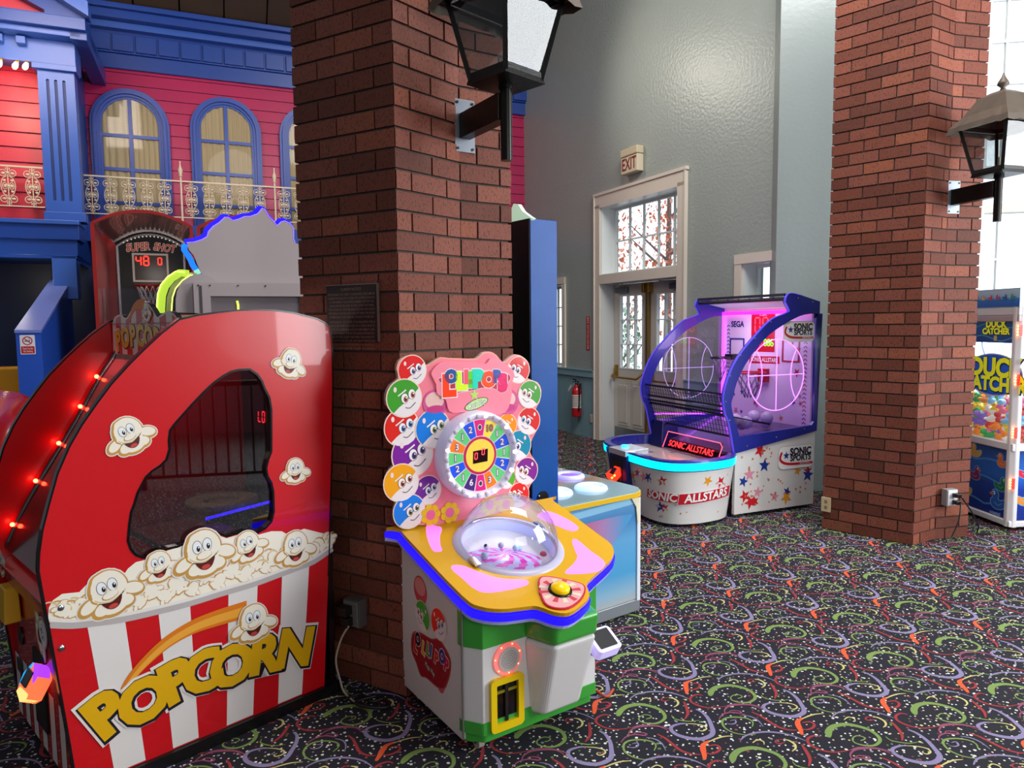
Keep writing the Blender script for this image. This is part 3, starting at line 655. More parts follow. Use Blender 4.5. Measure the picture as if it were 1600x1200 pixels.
t = thing('no_smoking_sign', 'small red and white no smoking sign on the end of the blue stair wall', 'sign', FA, FH); sx = (X0+X1)/2-.01; Fs = FY(-2.8412)
c = MB(); c.prism(Fs, rrect(sx-.058, sx+.058, 1.345, 1.52, .008), 0, .003, M('#dcdce4', .4)); c.build('panel', t)
c = MB(); c.flat(Fs, ell(sx, 1.468, .04), .0035, M('#b01f2c'), [ell(sx, 1.468, .031)]); c.flat(Fs, [(sx-.032, 1.492), (sx-.026, 1.497), (sx+.032, 1.444), (sx+.026, 1.439)], .0038, M('#b01f2c')); c.flat(Fs, [(sx-.022, 1.461), (sx+.02, 1.461), (sx+.02, 1.47), (sx-.022, 1.47)], .0036, M('#222222')); c.ribbon(Fs, smooth([(sx+.012, 1.474), (sx+.02, 1.482), (sx+.01, 1.487), (sx+.018, 1.494)], 3, False), .003, .0036, M('#222222')); c.build('cigarette_symbol', t)
c = MB(); c.flat(Fs, rrect(sx-.052, sx+.052, 1.352, 1.418, .004), .0035, M('#b01f2c')); c.text(Fs, 'Thank You For', .024, sx, 1.396, .0042, M('#f0e6e6'), xs=.55); c.text(Fs, 'Not Smoking', .024, sx, 1.372, .0042, M('#f0e6e6'), xs=.55); c.build('red_lettering_panel', t)
for i, (x, z) in enumerate(((-6.56, 4.33), (-6.42, 4.33), (-6.33, 4.335))):
    if i == 0:
        c = MB(); c.lathe([(0, -.05), (.016, -.045), (.026, -.025), (.026, -.005), (.018, .02), (.012, .03)], glow('#ffd9a0', 9), 14); c.lathe([(.014, .03), (.014, .05)], brass, 12); b0 = c.build('light_bulb'); b0.rotation_euler = (0, .5, 0)
    else: b0 = b0.copy(); COL.objects.link(b0)
    p = Matrix.Rotation(-R(FH), 4, 'Z') @ Vector((x, -1.42, z)); b0.location = (FA[0]+p.x, FA[1]+p.y, p.z-.0)
    tag(b0, ['glowing warm bulb under the porch entablature, leftmost of three', 'glowing warm bulb under the porch entablature, middle of three', 'glowing warm bulb under the porch entablature, nearest the fluted pilaster'][i], 'light bulb', 'porch bulbs')
c = MB(); c.lathe([(0, 0), (.05, 0), (.07, -.006), (.075, 0)], glow('#ffe6c0', 12), 20); o = c.build('recessed_light'); place(o, tuple(Vector((FA[0], FA[1], 2.368)) + Matrix.Rotation(-R(FH), 4, 'Z') @ Vector((-6.52, -1.25, 0))), FH); tag(o, 'small round ceiling light under the porch balcony slab', 'ceiling light')
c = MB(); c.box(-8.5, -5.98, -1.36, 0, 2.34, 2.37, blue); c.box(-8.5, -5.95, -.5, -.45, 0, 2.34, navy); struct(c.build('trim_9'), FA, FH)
# yellow bench and red ride nose at the far left
t = thing('yellow_bench', 'yellow bench seat with a red arm, left of the blue stair wall', 'bench', tuple(Vector((FA[0], FA[1], 0)) + Matrix.Rotation(-R(FH), 4, 'Z') @ Vector((-6.78, -2.1, 0))), FH)
yl = mat('mustard_yellow_vinyl', '#d99a14', .4); c = MB(); c.box(-.55, .42, -.25, .2, .62, .82, yl); c.box(-.55, .44, -.1, .2, .8, 1.2, yl); c.build('padded_seat', t, .02); c = MB(); c.box(.31, .43, -.3, .15, .6, .95, M('#7d0f14', .35)); c.build('red_arm', t, .015); c = MB(); c.box(-.5, .4, -.2, .18, 0, .62, M('#8a1218', .4)); c.build('base', t, .01)
t = thing('red_ride', 'glossy red kiddie ride nose with a pale triangle decal, cut off at the left edge', 'ride', (-3.2, 4.3, 0), -30)
c = MB(); rr = mat('gloss_red_fibreglass', '#b5121a', .2, coat=.5)
sec = []
for y, w_, h in ((-.45, .16, .66), (-.2, .26, .84), (.2, .33, .98), (.7, .36, 1.06)):
    sec.append([(cos(a)*w_*(1 if abs(cos(a)) < .9 else 1), y, .25+h*.5*(1+sin(a))*.85) for a in [2*PI*i/20 for i in range(20)]])
vs = [p for s_ in sec for p in s_]; c.add(vs, [(j*20+i, j*20+(i+1) % 20, (j+1)*20+(i+1) % 20, (j+1)*20+i) for j in range(3) for i in range(20)], rr, True); c.add(sec[0], [tuple(range(20))], rr); c.add(sec[3], [tuple(range(20))[::-1]], rr); c.build('body', t)
c = MB(); c.box(-.25, .25, -.35, .65, 0, .3, M('#2a0a0c', .5)); c.build('base', t, .02)

# ================================================================== SUPER SHOT hoop games
def led_digits(c, F, s, u, v, h, n, m, slant=0):
    seg = {'a': ((0, 2), (1, 2)), 'b': ((1, 2), (1, 1)), 'c': ((1, 1), (1, 0)), 'd': ((0, 0), (1, 0)), 'e': ((0, 1), (0, 0)), 'f': ((0, 2), (0, 1)), 'g': ((0, 1), (1, 1))}
    dg = {'0': 'abcdef', '1': 'bc', '4': 'fgbc', '5': 'afgcd', '6': 'afgedc', '8': 'abcdefg', '9': 'abcdfg', 'L': 'fed', 'o': 'gedc', '3': 'abgcd', '2': 'abged'}
    k = h/2; w = k*.95
    for ch in s:
        for q in dg.get(ch, ''):
            (x0, y0), (x1, y1) = seg[q]; dx, dy = (x1-x0), (y1-y0)
            p = [(u+(x0+dx*t)*w+(y0+dy*t)*k*slant, v+(y0+dy*t)*k-k) for t in (.1, .9)]
            c.ribbon(F, p, h*.11, n, m)
        u += w*1.6 if ch != ' ' else w*.7
maroon = mat('deep_maroon_gloss', '#4a0d10', .2, coat=.4, noise=.15, nscale=5); mared = mat('dark_red_laminate', '#7a1714', .3)
def super_shot(label, loc):
    t = thing('basketball_game', label, 'arcade game', loc, -23, 'twin hoop shooting games')
    W, zs, zt, D = .44, 2.595, 2.73, 1.12
    def arch(w, z0, z1, n=14): return [(-w + 2*w*i/n, z0 + (z1-z0)*(1-((2*i/n-1)**2))) for i in range(n+1)]
    for s_ in (-1, 1):
        c = MB(); c.box(s_*W-.012, s_*W+.012, 0, D, 0, zs, mared); c.box(s_*W-.016, s_*W+.016, -.02, .012, 0, zs, M('#8e1a18', .3)); c.build('side_panel', t)
    c = MB(); pts = arch(W, zs, zt); F = FY(0); c.strip(F, pts, .028, -.012, .02, M('#8e1a18', .3)); c.build('front_arch', t)
    c = MB(); back = arch(W-.09, 2.50, 2.64); n = 15; vs = [(u, 0, v) for u, v in pts] + [(u*.98, .35, v-.0) for u, v in pts] + [(u, D-.12, v) for u, v in back]
    c.add(vs, [(r_*n+i, (r_+1)*n+i, (r_+1)*n+i+1, r_*n+i+1) for r_ in range(2) for i in range(n-1)], maroon, True)
    c.build('hood', t)
    c = MB(); Fb = FY(D-.12); bd = mat('black_smoked_backboard', '#1d1d1d', .35, noise=.5, nscale=9)
    c.box(-W, W, D-.1, D-.06, 0, 2.62, mared); bp_ = [(-.35, .7), (.35, .7)] + back[::-1]; c.prism(Fb, bp_, -.02, 0, bd); c.build('backboard', t)
    c = MB(); c.strip(Fb, [(-.335, .75)] + [(u*.96, v-.02) for u, v in back] + [(.335, .75)], .022, 0, .012, mat('chrome_tube_edge', '#b8b8ba', .25, .8)); c.build('chrome_edging', t)
    c = MB()
    for i in range(15):
        u = -.27+.54*i/14; c.ball((u, D-.135, 2.6-(u/.35)**2*.13), .008, glow('#d8c8bc', .8), 8, 5)
    c.build('marquee_bulbs', t)
    c = MB(); arcw = lambda x, y: (x, y + .02*(1-(x/.2)**2) if abs(x) < .9 else y)
    for k_, (w_, u) in enumerate((('SUPER', -.135), ('SHOT', .135))):
        c.text(Fb, w_, .118, u, 2.475, .004, M('#0b0b0b', .5), bold=.075, shear=.2, xs=.72, rot=.12-.24*k_); c.text(Fb, w_, .118, u, 2.475, .0052, M('#e6d2c4', .4, em='#e6d2c4', es=.3), bold=.06, shear=.2, xs=.72, rot=.12-.24*k_); c.text(Fb, w_, .118, u, 2.475, .0064, M('#b82a18', .4, em='#b82a18', es=.2), bold=.02, shear=.2, xs=.72, rot=.12-.24*k_)  # faint glow put into the letter colours to lift them from the dark board
    c.build('lettering', t)
    c = MB(); sq = [(-.195, 2.09), (.17, 2.09), (.17, 2.41), (-.195, 2.41)]; h = [(-.175, 2.11), (.15, 2.11), (.15, 2.39), (-.175, 2.39)]
    c.prism(Fb, sq, 0, .02, M('#cfc6bc', .4, em='#cfc6bc', es=.15), [h]); c.build('target_frame', t); c = MB(); c.flat(Fb, h, .006, M('#4d463c', .3))  # frame is no lamp: brightness put into its colour as slight emission
    led_digits(c, Fb, '48', -.155, 2.325, .10, .009, glow('#ff1e14', 7)); led_digits(c, Fb, '0', .065, 2.325, .075, .009, glow('#ff1e14', 7)); c.build('score_display', t)
    c = MB(); o_ = (-.015, D-.12-.17, 2.04); c.tube([(o_[0]+.145*cos(2*PI*i/28), o_[1]+.145*sin(2*PI*i/28), o_[2]) for i in range(28)], .009, M('#8d1f16', .35), 6, True); c.box(-.19, .16, D-.15, D-.12, 2.0, 2.075, M('#5c1410', .4)); c.bar((o_[0], D-.15, 2.03), (o_[0], D-.2, 2.0), .1, .06, M('#8d1f16', .35)); c.build('hoop', t)
    c = MB(); nn = 14
    for i in range(nn):
        for sg in (1, -1):
            c.tube([(o_[0]+cos(2*PI*(i+sg*.35*j)/nn)*(.14-.018*j), o_[1]+sin(2*PI*(i+sg*.35*j)/nn)*(.14-.018*j), 2.035-.062*j) for j in range(6)], .0032, M('#cfcdcf', .6), 4)
    c.build('net', t)
    c = MB(); c.hexa([(-W, .02, .75), (W, .02, .75), (W, D-.1, 1.15), (-W, D-.1, 1.15), (-W, .02, .8), (W, .02, .8), (W, D-.1, 1.2), (-W, D-.1, 1.2)], mared); c.box(-W, W, .0, .05, 0, .95, mared); c.build('ball_ramp', t)
    c = MB(); c.add([(-W+.02, .3, .9), (W-.02, .3, .9), (W-.02, .3, 1.98), (-W+.02, .3, 1.98)], [(0,1,2,3)], glassy('shot_guard_acrylic', '#e8e4ea', .12, .1)); c.build('clear_guard', t)
    l_ = bpy.data.lights.new('added_cabinet_fill', 'POINT'); l_.energy = 3.5; l_.color = (1, .86, .8); l_.shadow_soft_size = .1; q_ = bpy.data.objects.new('added_cabinet_fill', l_); COL.objects.link(q_); q_.parent = t; q_.location = (0, .25, 2.2)  # fill light added under the hood to brighten the dim interior
    return t
super_shot('dark red hoop shooting game with red digits, standing beside the blue stair wall', (-3.666, 7.198, 0))
super_shot('second dark red hoop shooting game, mostly hidden behind the grey back of the glowing sign', (-3.666+.945*.9205, 7.198+.945*.3907, 0))

# ================================================================== back of the lit sign (grey sheet metal)
t = thing('sign_back', 'tall grey sheet metal back of an arcade sign with glowing blue and green edges', 'arcade game', (-1.816, 4.8, 0), -20)
gm = mat('grey_sheet_metal', '#b5a9aa', .36, .2, noise=.06, nscale=2)
out = [(-0.312,2.122),(-0.269,2.126),(-0.220,2.144),(-0.188,2.165),(-0.178,2.198),(-0.149,2.232),(-0.110,2.259),(-0.075,2.294),(-0.053,2.295),(-0.023,2.275),(0.016,2.288),(0.048,2.304),(0.086,2.307),(0.131,2.326),(0.162,2.364),(0.178,2.358),(0.202,2.312),(0.227,2.286),(0.252,2.253),(0.279,2.278),(0.305,2.286),(0.338,2.270),(0.360,2.237),(0.357,2.168),(0.366,2.141),(0.383,2.135),(0.446,2.123),(0.431,1.686),(0.406,0.909),(-0.271,0.948),(-0.239,1.688),(-0.229,1.920),(-0.257,1.985),(-0.276,2.044),(-0.302,2.076)]
F = FY(0); c = MB(); c.prism(F, out, -.03, 0, gm); c.build('metal_sheet', t)
c = MB(); top = out[:25]; c.strip(F, [(u-.016, v+.012) for u, v in top], .034, -.085, -.04, glow('#1a10ff', 1.6)); c.strip(F, [(u-.002, v+.002) for u, v in top], .005, -.03, .002, glow('#8a70ff', 1.2)); c.build('blue_light_edge', t)
c = MB(); lft = [(-0.330,2.118),(-0.335,2.082),(-0.315,2.050),(-0.298,2.017),(-0.288,1.985),(-0.268,1.952),(-0.254,1.923)]
c.strip(F, lft, .036, -.07, -.04, glow('#1a7bff', 1.1)); c.ribbon(F, lft[-2:], .036, -.038, glow('#8fe0c0', 1.0)); c.build('blue_side_light', t)
c = MB(); disc = [(-0.131,1.872),(-0.178,1.904),(-0.220,1.920),(-0.275,1.916),(-0.324,1.889),(-0.362,1.850),(-0.382,1.804),(-0.391,1.752),(-0.394,1.687),(-0.393,1.556),(-0.106,1.553),(-0.093,1.872)]
c.prism(FY(-.05), disc, -.05, 0, gm); c.build('round_shoulder', t)
c = MB(); arc = [(-0.309,1.922),(-0.348,1.926),(-0.361,1.928),(-0.412,1.891),(-0.453,1.839),(-0.474,1.780),(-0.484,1.688),(-0.485,1.590)]
c.strip(FY(-.02), arc, .045, -.02, .0, glow('#b4d83e', .55)); c.strip(FY(-.02), [(u+.045, v-.012) for u, v in arc], .035, -.04, -.02, M('#a9ab80', .3)); c.strip(FY(-.02), [(u+.062, v-.014) for u, v in arc], .007, 0, .004, glow('#e8ff70', 2)); c.strip(FY(-.02), [(u-.024, v+.008) for u, v in arc], .006, 0, .004, glow('#e8ff70', 2.4)); c.build('green_light_arc', t)
c = MB(); bx = [(-0.280,1.861),(0.377,1.854),(0.371,1.684),(-0.287,1.686),(-0.181,1.774),(0.374,1.769)]
x0, x1, z1, zi = bx[0][0], bx[1][0]+.1, bx[0][1], bx[4][1]; xi = bx[4][0]
c.prism(FY(-.1), [(x0, .0), (x1, .0), (x1, z1), (x0, z1)], -.1, 0, gm, [[(xi, .5), (x1-.08, .5), (x1-.08, zi), (xi, zi)]]); c.box(xi-.02, x1-.07, -.07, -.05, .45, zi+.02, mat('dull_inner_panel', '#857c82', .4, .4)); c.box(x0+.035, x0+.05, -.104, -.1, .1, z1-.02, M('#5b5559', .4, metal=.5)); c.build('access_box', t)
c = MB()
for u in (x0+.03, x0+.10, x0+.27, x0+.44, x1-.08): c.cyl((u, -.1, z1-.018), (u, -.106, z1-.018), .005, .005, M('#4a4548', .3, metal=.7), 8)
c.build('screw', t)
c = MB(); c.tube(smooth([(xi+.16, -.075, zi-.03), (xi+.165, -.078, zi-.08), (xi+.15, -.078, zi-.2)], 4, False), .007, glow('#d7ec5a', 1.4), 6); c.build('cable_stub', t)

# ================================================================== POPCORN MACHINE
PO = thing('popcorn_game', 'big red and white striped popcorn arcade game with curved sides and smoked window', 'arcade game', (-1.4337, 2.811, 0), 43.6)
prd = mat('popcorn_red_laminate', '#cc101a', .28, coat=.35); prd2 = mat('popcorn_red_inner', '#a80d14', .25, coat=.3)
outl = [(0.501,0.014),(0.537,0.514),(0.575,1.059),(0.588,1.329),(0.591,1.503),(0.581,1.565),(0.558,1.586),(0.523,1.602),(0.423,1.625),(0.340,1.635),(0.261,1.637),(0.185,1.634),(0.112,1.626),(0.041,1.616),(-0.027,1.600),(-0.090,1.552),(-0.147,1.500),(-0.203,1.445),(-0.258,1.386),(-0.307,1.322),(-0.352,1.259),(-0.392,1.192),(-0.429,1.110),(-0.459,1.012),(-0.480,0.938),(-0.493,0.865),(-0.498,0.810),(-0.492,0.739),(-0.479,0.609),(-0.465,0.444),(-0.450,0.286),(-0.430,0.045)]
outl[0] = (outl[0][0], .045); outl[-1] = (outl[-1][0], .045)
win = [(0.226,1.410),(0.256,1.388),(0.273,1.363),(0.285,1.329),(0.302,1.295),(0.308,1.247),(0.304,1.146),(0.301,1.080),(0.287,1.052),(0.277,1.017),(0.281,0.986),(0.296,0.958),(0.303,0.921),(0.302,0.838),(0.290,0.802),(0.262,0.780),(0.227,0.770),(0.184,0.789),(0.108,0.784),(0.075,0.804),(0.034,0.815),(-0.003,0.809),(-0.036,0.795),(-0.071,0.787),(-0.106,0.788),(-0.137,0.782),(-0.165,0.770),(-0.192,0.777),(-0.212,0.791),(-0.227,0.815),(-0.234,0.846),(-0.227,0.900),(-0.219,0.943),(-0.207,0.970),(-0.195,1.006),(-0.179,1.034),(-0.165,1.057),(-0.144,1.074),(-0.117,1.088),(-0.095,1.107),(-0.082,1.142),(-0.083,1.174),(-0.077,1.210),(-0.060,1.231),(-0.039,1.252),(0.003,1.294),(0.047,1.335),(0.083,1.365),(0.120,1.389),(0.150,1.404),(0.180,1.410)]
F = FX(.38); c = MB(); c.prism(F, outl, -.022, 0, prd, [win]); c.build('side_panel', PO)
Fl = FX(-.36); c = MB(); c.prism(Fl, outl, -.022, 0, prd2); c.build('side_panel', PO)
for fx in (.369, -.371):
    c = MB(); Fm = FX(fx); c.strip(Fm, outl[1:], .006, -.0135, .0135, M('#141012', .2)); c.build('edge_moulding', PO)
c = MB(); c.strip(FX(.37), win+[win[0]], .008, -.014, .012, M('#0a090c', .2)); c.build('window_gasket', PO)
c = MB(); c.flat(FX(.366), win, 0, glassy('smoked_window_acrylic', '#b4b0b8', .48, .02)); c.build('smoked_window', PO)
# printed side artwork
art = MB(); wht = mat('printed_white', '#e4dfdb', .3, coat=.3)
for k, s_ in enumerate(([(-0.375,0.617),(-0.260,0.605),(-0.217,0.020),(-0.317,0.011)], [(-0.150,0.595),(-0.039,0.598),(-0.031,0.021),(-0.123,0.014)], [(0.107,0.593),(0.225,0.598),(0.182,0.019),(0.076,0.016)], [(0.329,0.610),(0.453,0.624),(0.395,0.020),(0.288,0.017)])):
    s_[2] = (s_[2][0], .05); s_[3] = (s_[3][0], .05); art.flat(F, s_, .0008, wht)
art.build('printed_stripes', PO)
rimc = M('#b9b2b0', .3); rim2 = M('#e9e3dd', .3); gold = mat('popcorn_gold_shade', '#c8964a', .35, noise=.12, nscale=12); crm = mat('popcorn_cream', '#f4eddc', .35); crm2 = mat('popcorn_butter_shade', '#dcc48c', .35)
c = MB()
tub = [(-0.481,0.646),(-0.477,0.683),(-0.465,0.704),(-0.438,0.718),(-0.389,0.710),(-0.357,0.738),(-0.316,0.749),(-0.265,0.717),(-0.239,0.750),(-0.213,0.766),(-0.165,0.766),(-0.106,0.781),(-0.037,0.788),(-0.004,0.802),(0.034,0.808),(0.074,0.796),(0.108,0.777),(0.184,0.782),(0.227,0.762),(0.288,0.764),(0.332,0.754),(0.362,0.732),(0.431,0.743),(0.502,0.711),(0.550,0.689),(0.561,0.648)]
low = [(0.560,0.631),(0.470,0.598),(0.396,0.590),(0.297,0.582),(0.208,0.575),(0.077,0.574),(-0.040,0.571),(-0.153,0.575),(-0.258,0.582),(-0.346,0.596),(-0.413,0.609),(-0.476,0.632)]
c.flat(F, tub+low, .001, crm)
lowm = [(u, v+.028) for u, v in low]; c.ribbon(F, smooth(low, 3, False), .03, .0020, rimc); c.ribbon(F, smooth([(u, v+.012) for u, v in low], 3, False), .012, .0024, rim2)
for k in range(34):
    i = k/33; p = low[min(11, int(i*11))]; q = low[min(11, int(i*11)+1)]; fr = i*11-int(i*11); u, v = p[0]*(1-fr)+q[0]*fr, p[1]*(1-fr)+q[1]*fr
    hh = .02+.075*sin(PI*min(1, max(0, i)))*random.uniform(.2, 1)
    c.ribbon(F, ell(u+random.uniform(-.01, .01), v+.03+hh, .024, .016, 8, random.uniform(-1, 1), .2, 2.9, True), .005, .0022+.0001*(k % 4), [gold, crm2][k % 2])
c.build('popcorn_tub_print', PO)
def puff(parent, name, F, u, v, r, tilt=0, n=.003, face=1, look=0, cut=False, c=None):
    own = c is None; c = c or MB(); ct, st = cos(tilt), sin(tilt)
    def L(x, y): return (u + (x*ct-y*st)*r, v + (x*st+y*ct)*r)
    lobes = [(0, .22, .62, .70, .15), (-.72, -.12, .36, .24, .5), (.72, -.10, .38, .25, -.45), (0, -.42, .50, .34, 0), (-.34, -.40, .34, .26, .3), (.36, -.40, .34, .26, -.3), (-.2, .6, .3, .28, 0)]
    for g, m_, o_ in ((.075, rim2, 0), (.030, gold, .0004), (.0, crm, .0008)):
        for li_, (x, y, a, b_, ro) in enumerate(lobes):
            p = L(x + (.03 if m_ is crm else 0), y + (.03 if m_ is crm else 0)); c.flat(F, ell(p[0], p[1], (a+g-(.05 if m_ is crm else 0))*r, (b_+g-(.05 if m_ is crm else 0))*r, 22, ro+tilt), n+o_+.00004*li_, m_)
    if not own: return
    def E(x, y, a, b_, ro, m_, o_): p = L(x, y); c.flat(F, ell(p[0], p[1], a*r, b_*r, 16, ro+tilt), n+o_, m_)
    def S(pts, w, m_, o_): c.ribbon(F, smooth([L(*p) for p in pts], 4, False), w*r, n+o_, m_)
    ink = M('#241a14', .4)
    S([(-.5, .05), (-.3, -.12), (.0, -.2), (.35, -.1), (.5, .02)], .035, crm2, .0010); S([(-.55, .3), (-.58, .05), (-.45, -.1)], .06, gold, .0010)
    for sx in (-.19, .15): E(sx, .36, .165, .24, 0, ink, .0012); E(sx, .36, .148, .223, 0, M('#eef2f4', .3), .0014); E(sx+.03+look, .30, .062, .10, 0, ink, .0016); E(sx+.045+look, .345, .022, .03, 0, M('#ffffff', .3), .0018)
    E(0, .02, .27, .15, .1, gold, .0020); E(.01, .035, .25, .13, .1, crm, .0022)
    mouth = smooth([L(*p) for p in ((-.32, -.16), (0, -.24), (.34, -.1), (.22, -.40), (0, -.50), (-.2, -.40))], 4); c.flat(F, mouth, n+.0019, M('#5e150f', .4)); E(0, -.39, .15, .08, 0, M('#c8443a', .4), .00195)
    S([(-.4, -.12), (-.32, -.16), (0, -.24), (.34, -.10), (.42, -.03)], .03, ink, .0023)
    return c.build(name, parent)
for (px, r_, ti, lk) in (([(0.392,1.419)], .070, -.35, 0), ([(-0.210,1.201)], .078, .35, 0), ([(0.400,0.983)], .062, 0, 0), ([(-0.299,0.673)], .098, .2, .02), ([(-0.139,0.725)], .068, .1, 0), ([(0.191,0.719)], .075, .25, .02), ([(0.388,0.662)], .088, .0, 0), ([(0.019,0.732)], .108, .1, 0)):
    puff(PO, 'popcorn_sticker', F, px[0][0], px[0][1], r_, ti, .003 if r_ < .1 else .0055, 1, lk)
c = MB(); rnd = random.Random(5)
for k in range(26):
    i = k/26*10.6+.2; p, q = low[int(i)], low[int(i)+1]; fr = i-int(i); u, v = p[0]*(1-fr)+q[0]*fr, p[1]*(1-fr)+q[1]*fr
    puff(PO, 'x', F, u, v+.045+(k % 2)*.03*sin(PI*k/26), rnd.uniform(.030, .044), rnd.uniform(-1, 1), .0013+.00001*k, c=c)
c.build('popcorn_heap_print', PO)
# POPCORN lettering with its orange comet trail
c = MB(); tr = [(0.173,0.480),(0.060,0.482),(-0.035,0.476),(-0.127,0.449),(-0.204,0.403),(-0.259,0.354),(-0.277,0.315),(-0.263,0.275)]
org = mat('orange_comet', '#dd7a1a', .35); yel_ = mat('yellow_orange_comet', '#eda63a', .35)
sm = smooth(tr, 4, False); c.ribbon(F, sm, [.062*(1-i/len(sm))+.008 for i in range(len(sm))], .0028, org); c.ribbon(F, [(u+.004, v-.004) for u, v in sm], [.030*(1-i/len(sm))+.005 for i in range(len(sm))], .0031, yel_); c.build('comet_trail', PO)
lt = [(-0.332,0.263),(-0.209,0.263),(-0.101,0.291),(-0.006,0.289),(0.105,0.273),(0.236,0.272),(0.369,0.252)]
lyel = mat('lettering_yellow', '#e3ae0c', .3, coat=.3)
def popcorn_letters(parent, F, spots, rots, size, n0):
    c = MB()
    for (u, v), ch, ro in zip(spots, 'POPCORN', rots):
        sz = size*(1.0 if ch in 'PN' else .98)
        c.text(F, ch, sz, u, v, n0, M('#e9dfda', .35), rot=R(ro), bold=.125, xs=1.0)
    for (u, v), ch, ro in zip(spots, 'POPCORN', rots): c.text(F, ch, size, u+.003*size/.2, v-.004*size/.2, n0+.0006, M('#1a1a2c', .35), rot=R(ro), bold=.09, xs=1.0)
    for i, ((u, v), ch, ro) in enumerate(zip(spots, 'POPCORN', rots)): c.text(F, ch, size, u, v, n0+.0012+.0002*i, lyel, rot=R(ro), bold=.055, xs=1.0)
    return c.build('lettering', parent)
popcorn_letters(PO, F, lt, (27, 20, 14, 6, -2, -9, -14), .205, .004)
puff(PO, 'popcorn_sticker', F, *[(0.196,0.413)][0], .090, .0, .0072)
for p in [(-0.444,0.673),(-0.449,0.540)]:
    c = MB(); c.ball(F(p[0], p[1], .001), .011, chrome, 12, 8, (.5, 1, 1)); c.build('dome_bolt', PO)
# body: front, plinth, back, inside
c = MB(); c.box(-.36, .36, -.40, .56, .0, .05, black); c.box(-.38, .40, -.36, .57, 0, .045, black); c.build('plinth', PO)
c = MB(); c.box(-.36, .36, -.44, -.42, .05, .62, prd2); c.hexa([(-.36, -.46, .60), (.36, -.46, .60), (.36, -.30, .60), (-.36, -.30, .60), (-.36, -.47, .66), (.36, -.47, .66), (.36, -.15, .80), (-.36, -.15, .80)], prd2); c.build('front_panel', PO)
c = MB(); Ff = FY(-.4405)
for k in range(6): x = -.34+k*.12; c.flat(Ff, [(x, .055), (x+.06, .055), (x+.06, .30), (x, .30)], .0006, wht)
c.build('front_stripes', PO)
c = MB(); c.box(-.36, .36, .545, .57, .05, 1.52, M('#19090b', .3)); led_digits(c, FY(.544), 'L0', -.20, 1.15, .05, .002, glow('#ff2230', 5), .1); c.build('back_panel', PO)
c = MB(); pf = mat('red_playfield', '#5c1420', .3, noise=.4, nscale=14, coat=.3); c.hexa([(-.36, -.3, .63), (.36, -.3, .63), (.36, .545, .70), (-.36, .545, .70), (-.36, -.3, .66), (.36, -.3, .66), (.36, .545, .73), (-.36, .545, .73)], pf)
c.build('playfield', PO)
c = MB(); wood = mat('playfield_ramp_wood', '#7a5a40', .5, noise=.3, nscale=10); c.box(-.05, .26, -.08, .2, .68, .77, M('#74202a', .35)); c.box(-.04, .25, -.085, -.08, .68, .77, wood)
c.lathe([(0, .80), (.15, .80), (.15, .82), (.085, .82), (.08, .805)], mat('speckled_target_ring', '#8e8266', .5, noise=.6, nscale=60), 28, (-.08, .30, 0)); c.build('target_ramp', PO)
c = MB(); vb = [(0.151,0.787),(0.435,0.805),(0.430,0.677),(0.147,0.700)]; c.bar((.1, vb[0][0], vb[0][1]), (.1, vb[1][0], vb[1][1]), .012, .016, glow('#2a1aff', 4)); c.hexa([(.1, vb[3][0], vb[3][1]), (.1, vb[2][0], vb[2][1]), (.11, vb[2][0], vb[2][1]), (.11, vb[3][0], vb[3][1]), (.1, vb[0][0], vb[0][1]), (.1, vb[1][0], vb[1][1]), (.11, vb[1][0], vb[1][1]), (.11, vb[0][0], vb[0][1])], M('#14142a', .3)); c.build('violet_light_bar', PO)
# curved hood between the side panels with the light tube
ins = smooth([(.0, 1.50), (-.032, 1.443), (-.085, 1.364), (-.149, 1.25), (-.232, 1.109), (-.32, .969), (-.40, .83), (-.45, .72)], 2, False)
c = MB(); vs = [(-.36, u, v) for u, v in ins] + [(.36, u, v) for u, v in ins]; k = len(ins); c.add(vs, [(i, i+1, k+i+1, k+i) for i in range(k-1)], glassy('dark_red_hood_acrylic', '#9a2a30', .16, .12)); c.build('curved_hood', PO)
ub = [(u, v) for u, v in outl[8:15]]; c = MB(); vs = [(-.36, u, v-.01) for u, v in ub] + [(.36, u, v-.01) for u, v in ub]; k = len(ub); c.add(vs, [(i, i+1, k+i+1, k+i) for i in range(k-1)], prd2); c.build('top_cover', PO)
tb = smooth([(-.335, u+.01, v+.012) for u, v in ins], 3, False); c = MB(); c.tube(tb, .011, glassy('light_tube_plastic', '#a9a0a4', .3, .2), 8); c.build('light_tube', PO)
led1 = None
for py, pz in ((-.085, 1.364), (-.149, 1.250), (-.232, 1.109), (-.320, .969), (-.415, .80)):
    b_ = min(tb, key=lambda q: abs(q[2]-pz))
    if led1 is None: c = MB(); c.ball((0, 0, 0), .0085, glow('#ff2a18', 60), 10, 6); led1 = c.build('red_bulb', PO); d = led1
    else: d = led1.copy(); COL.objects.link(d)
    d.location = (b_[0]+.012, b_[1]-.014, b_[2]+.012)
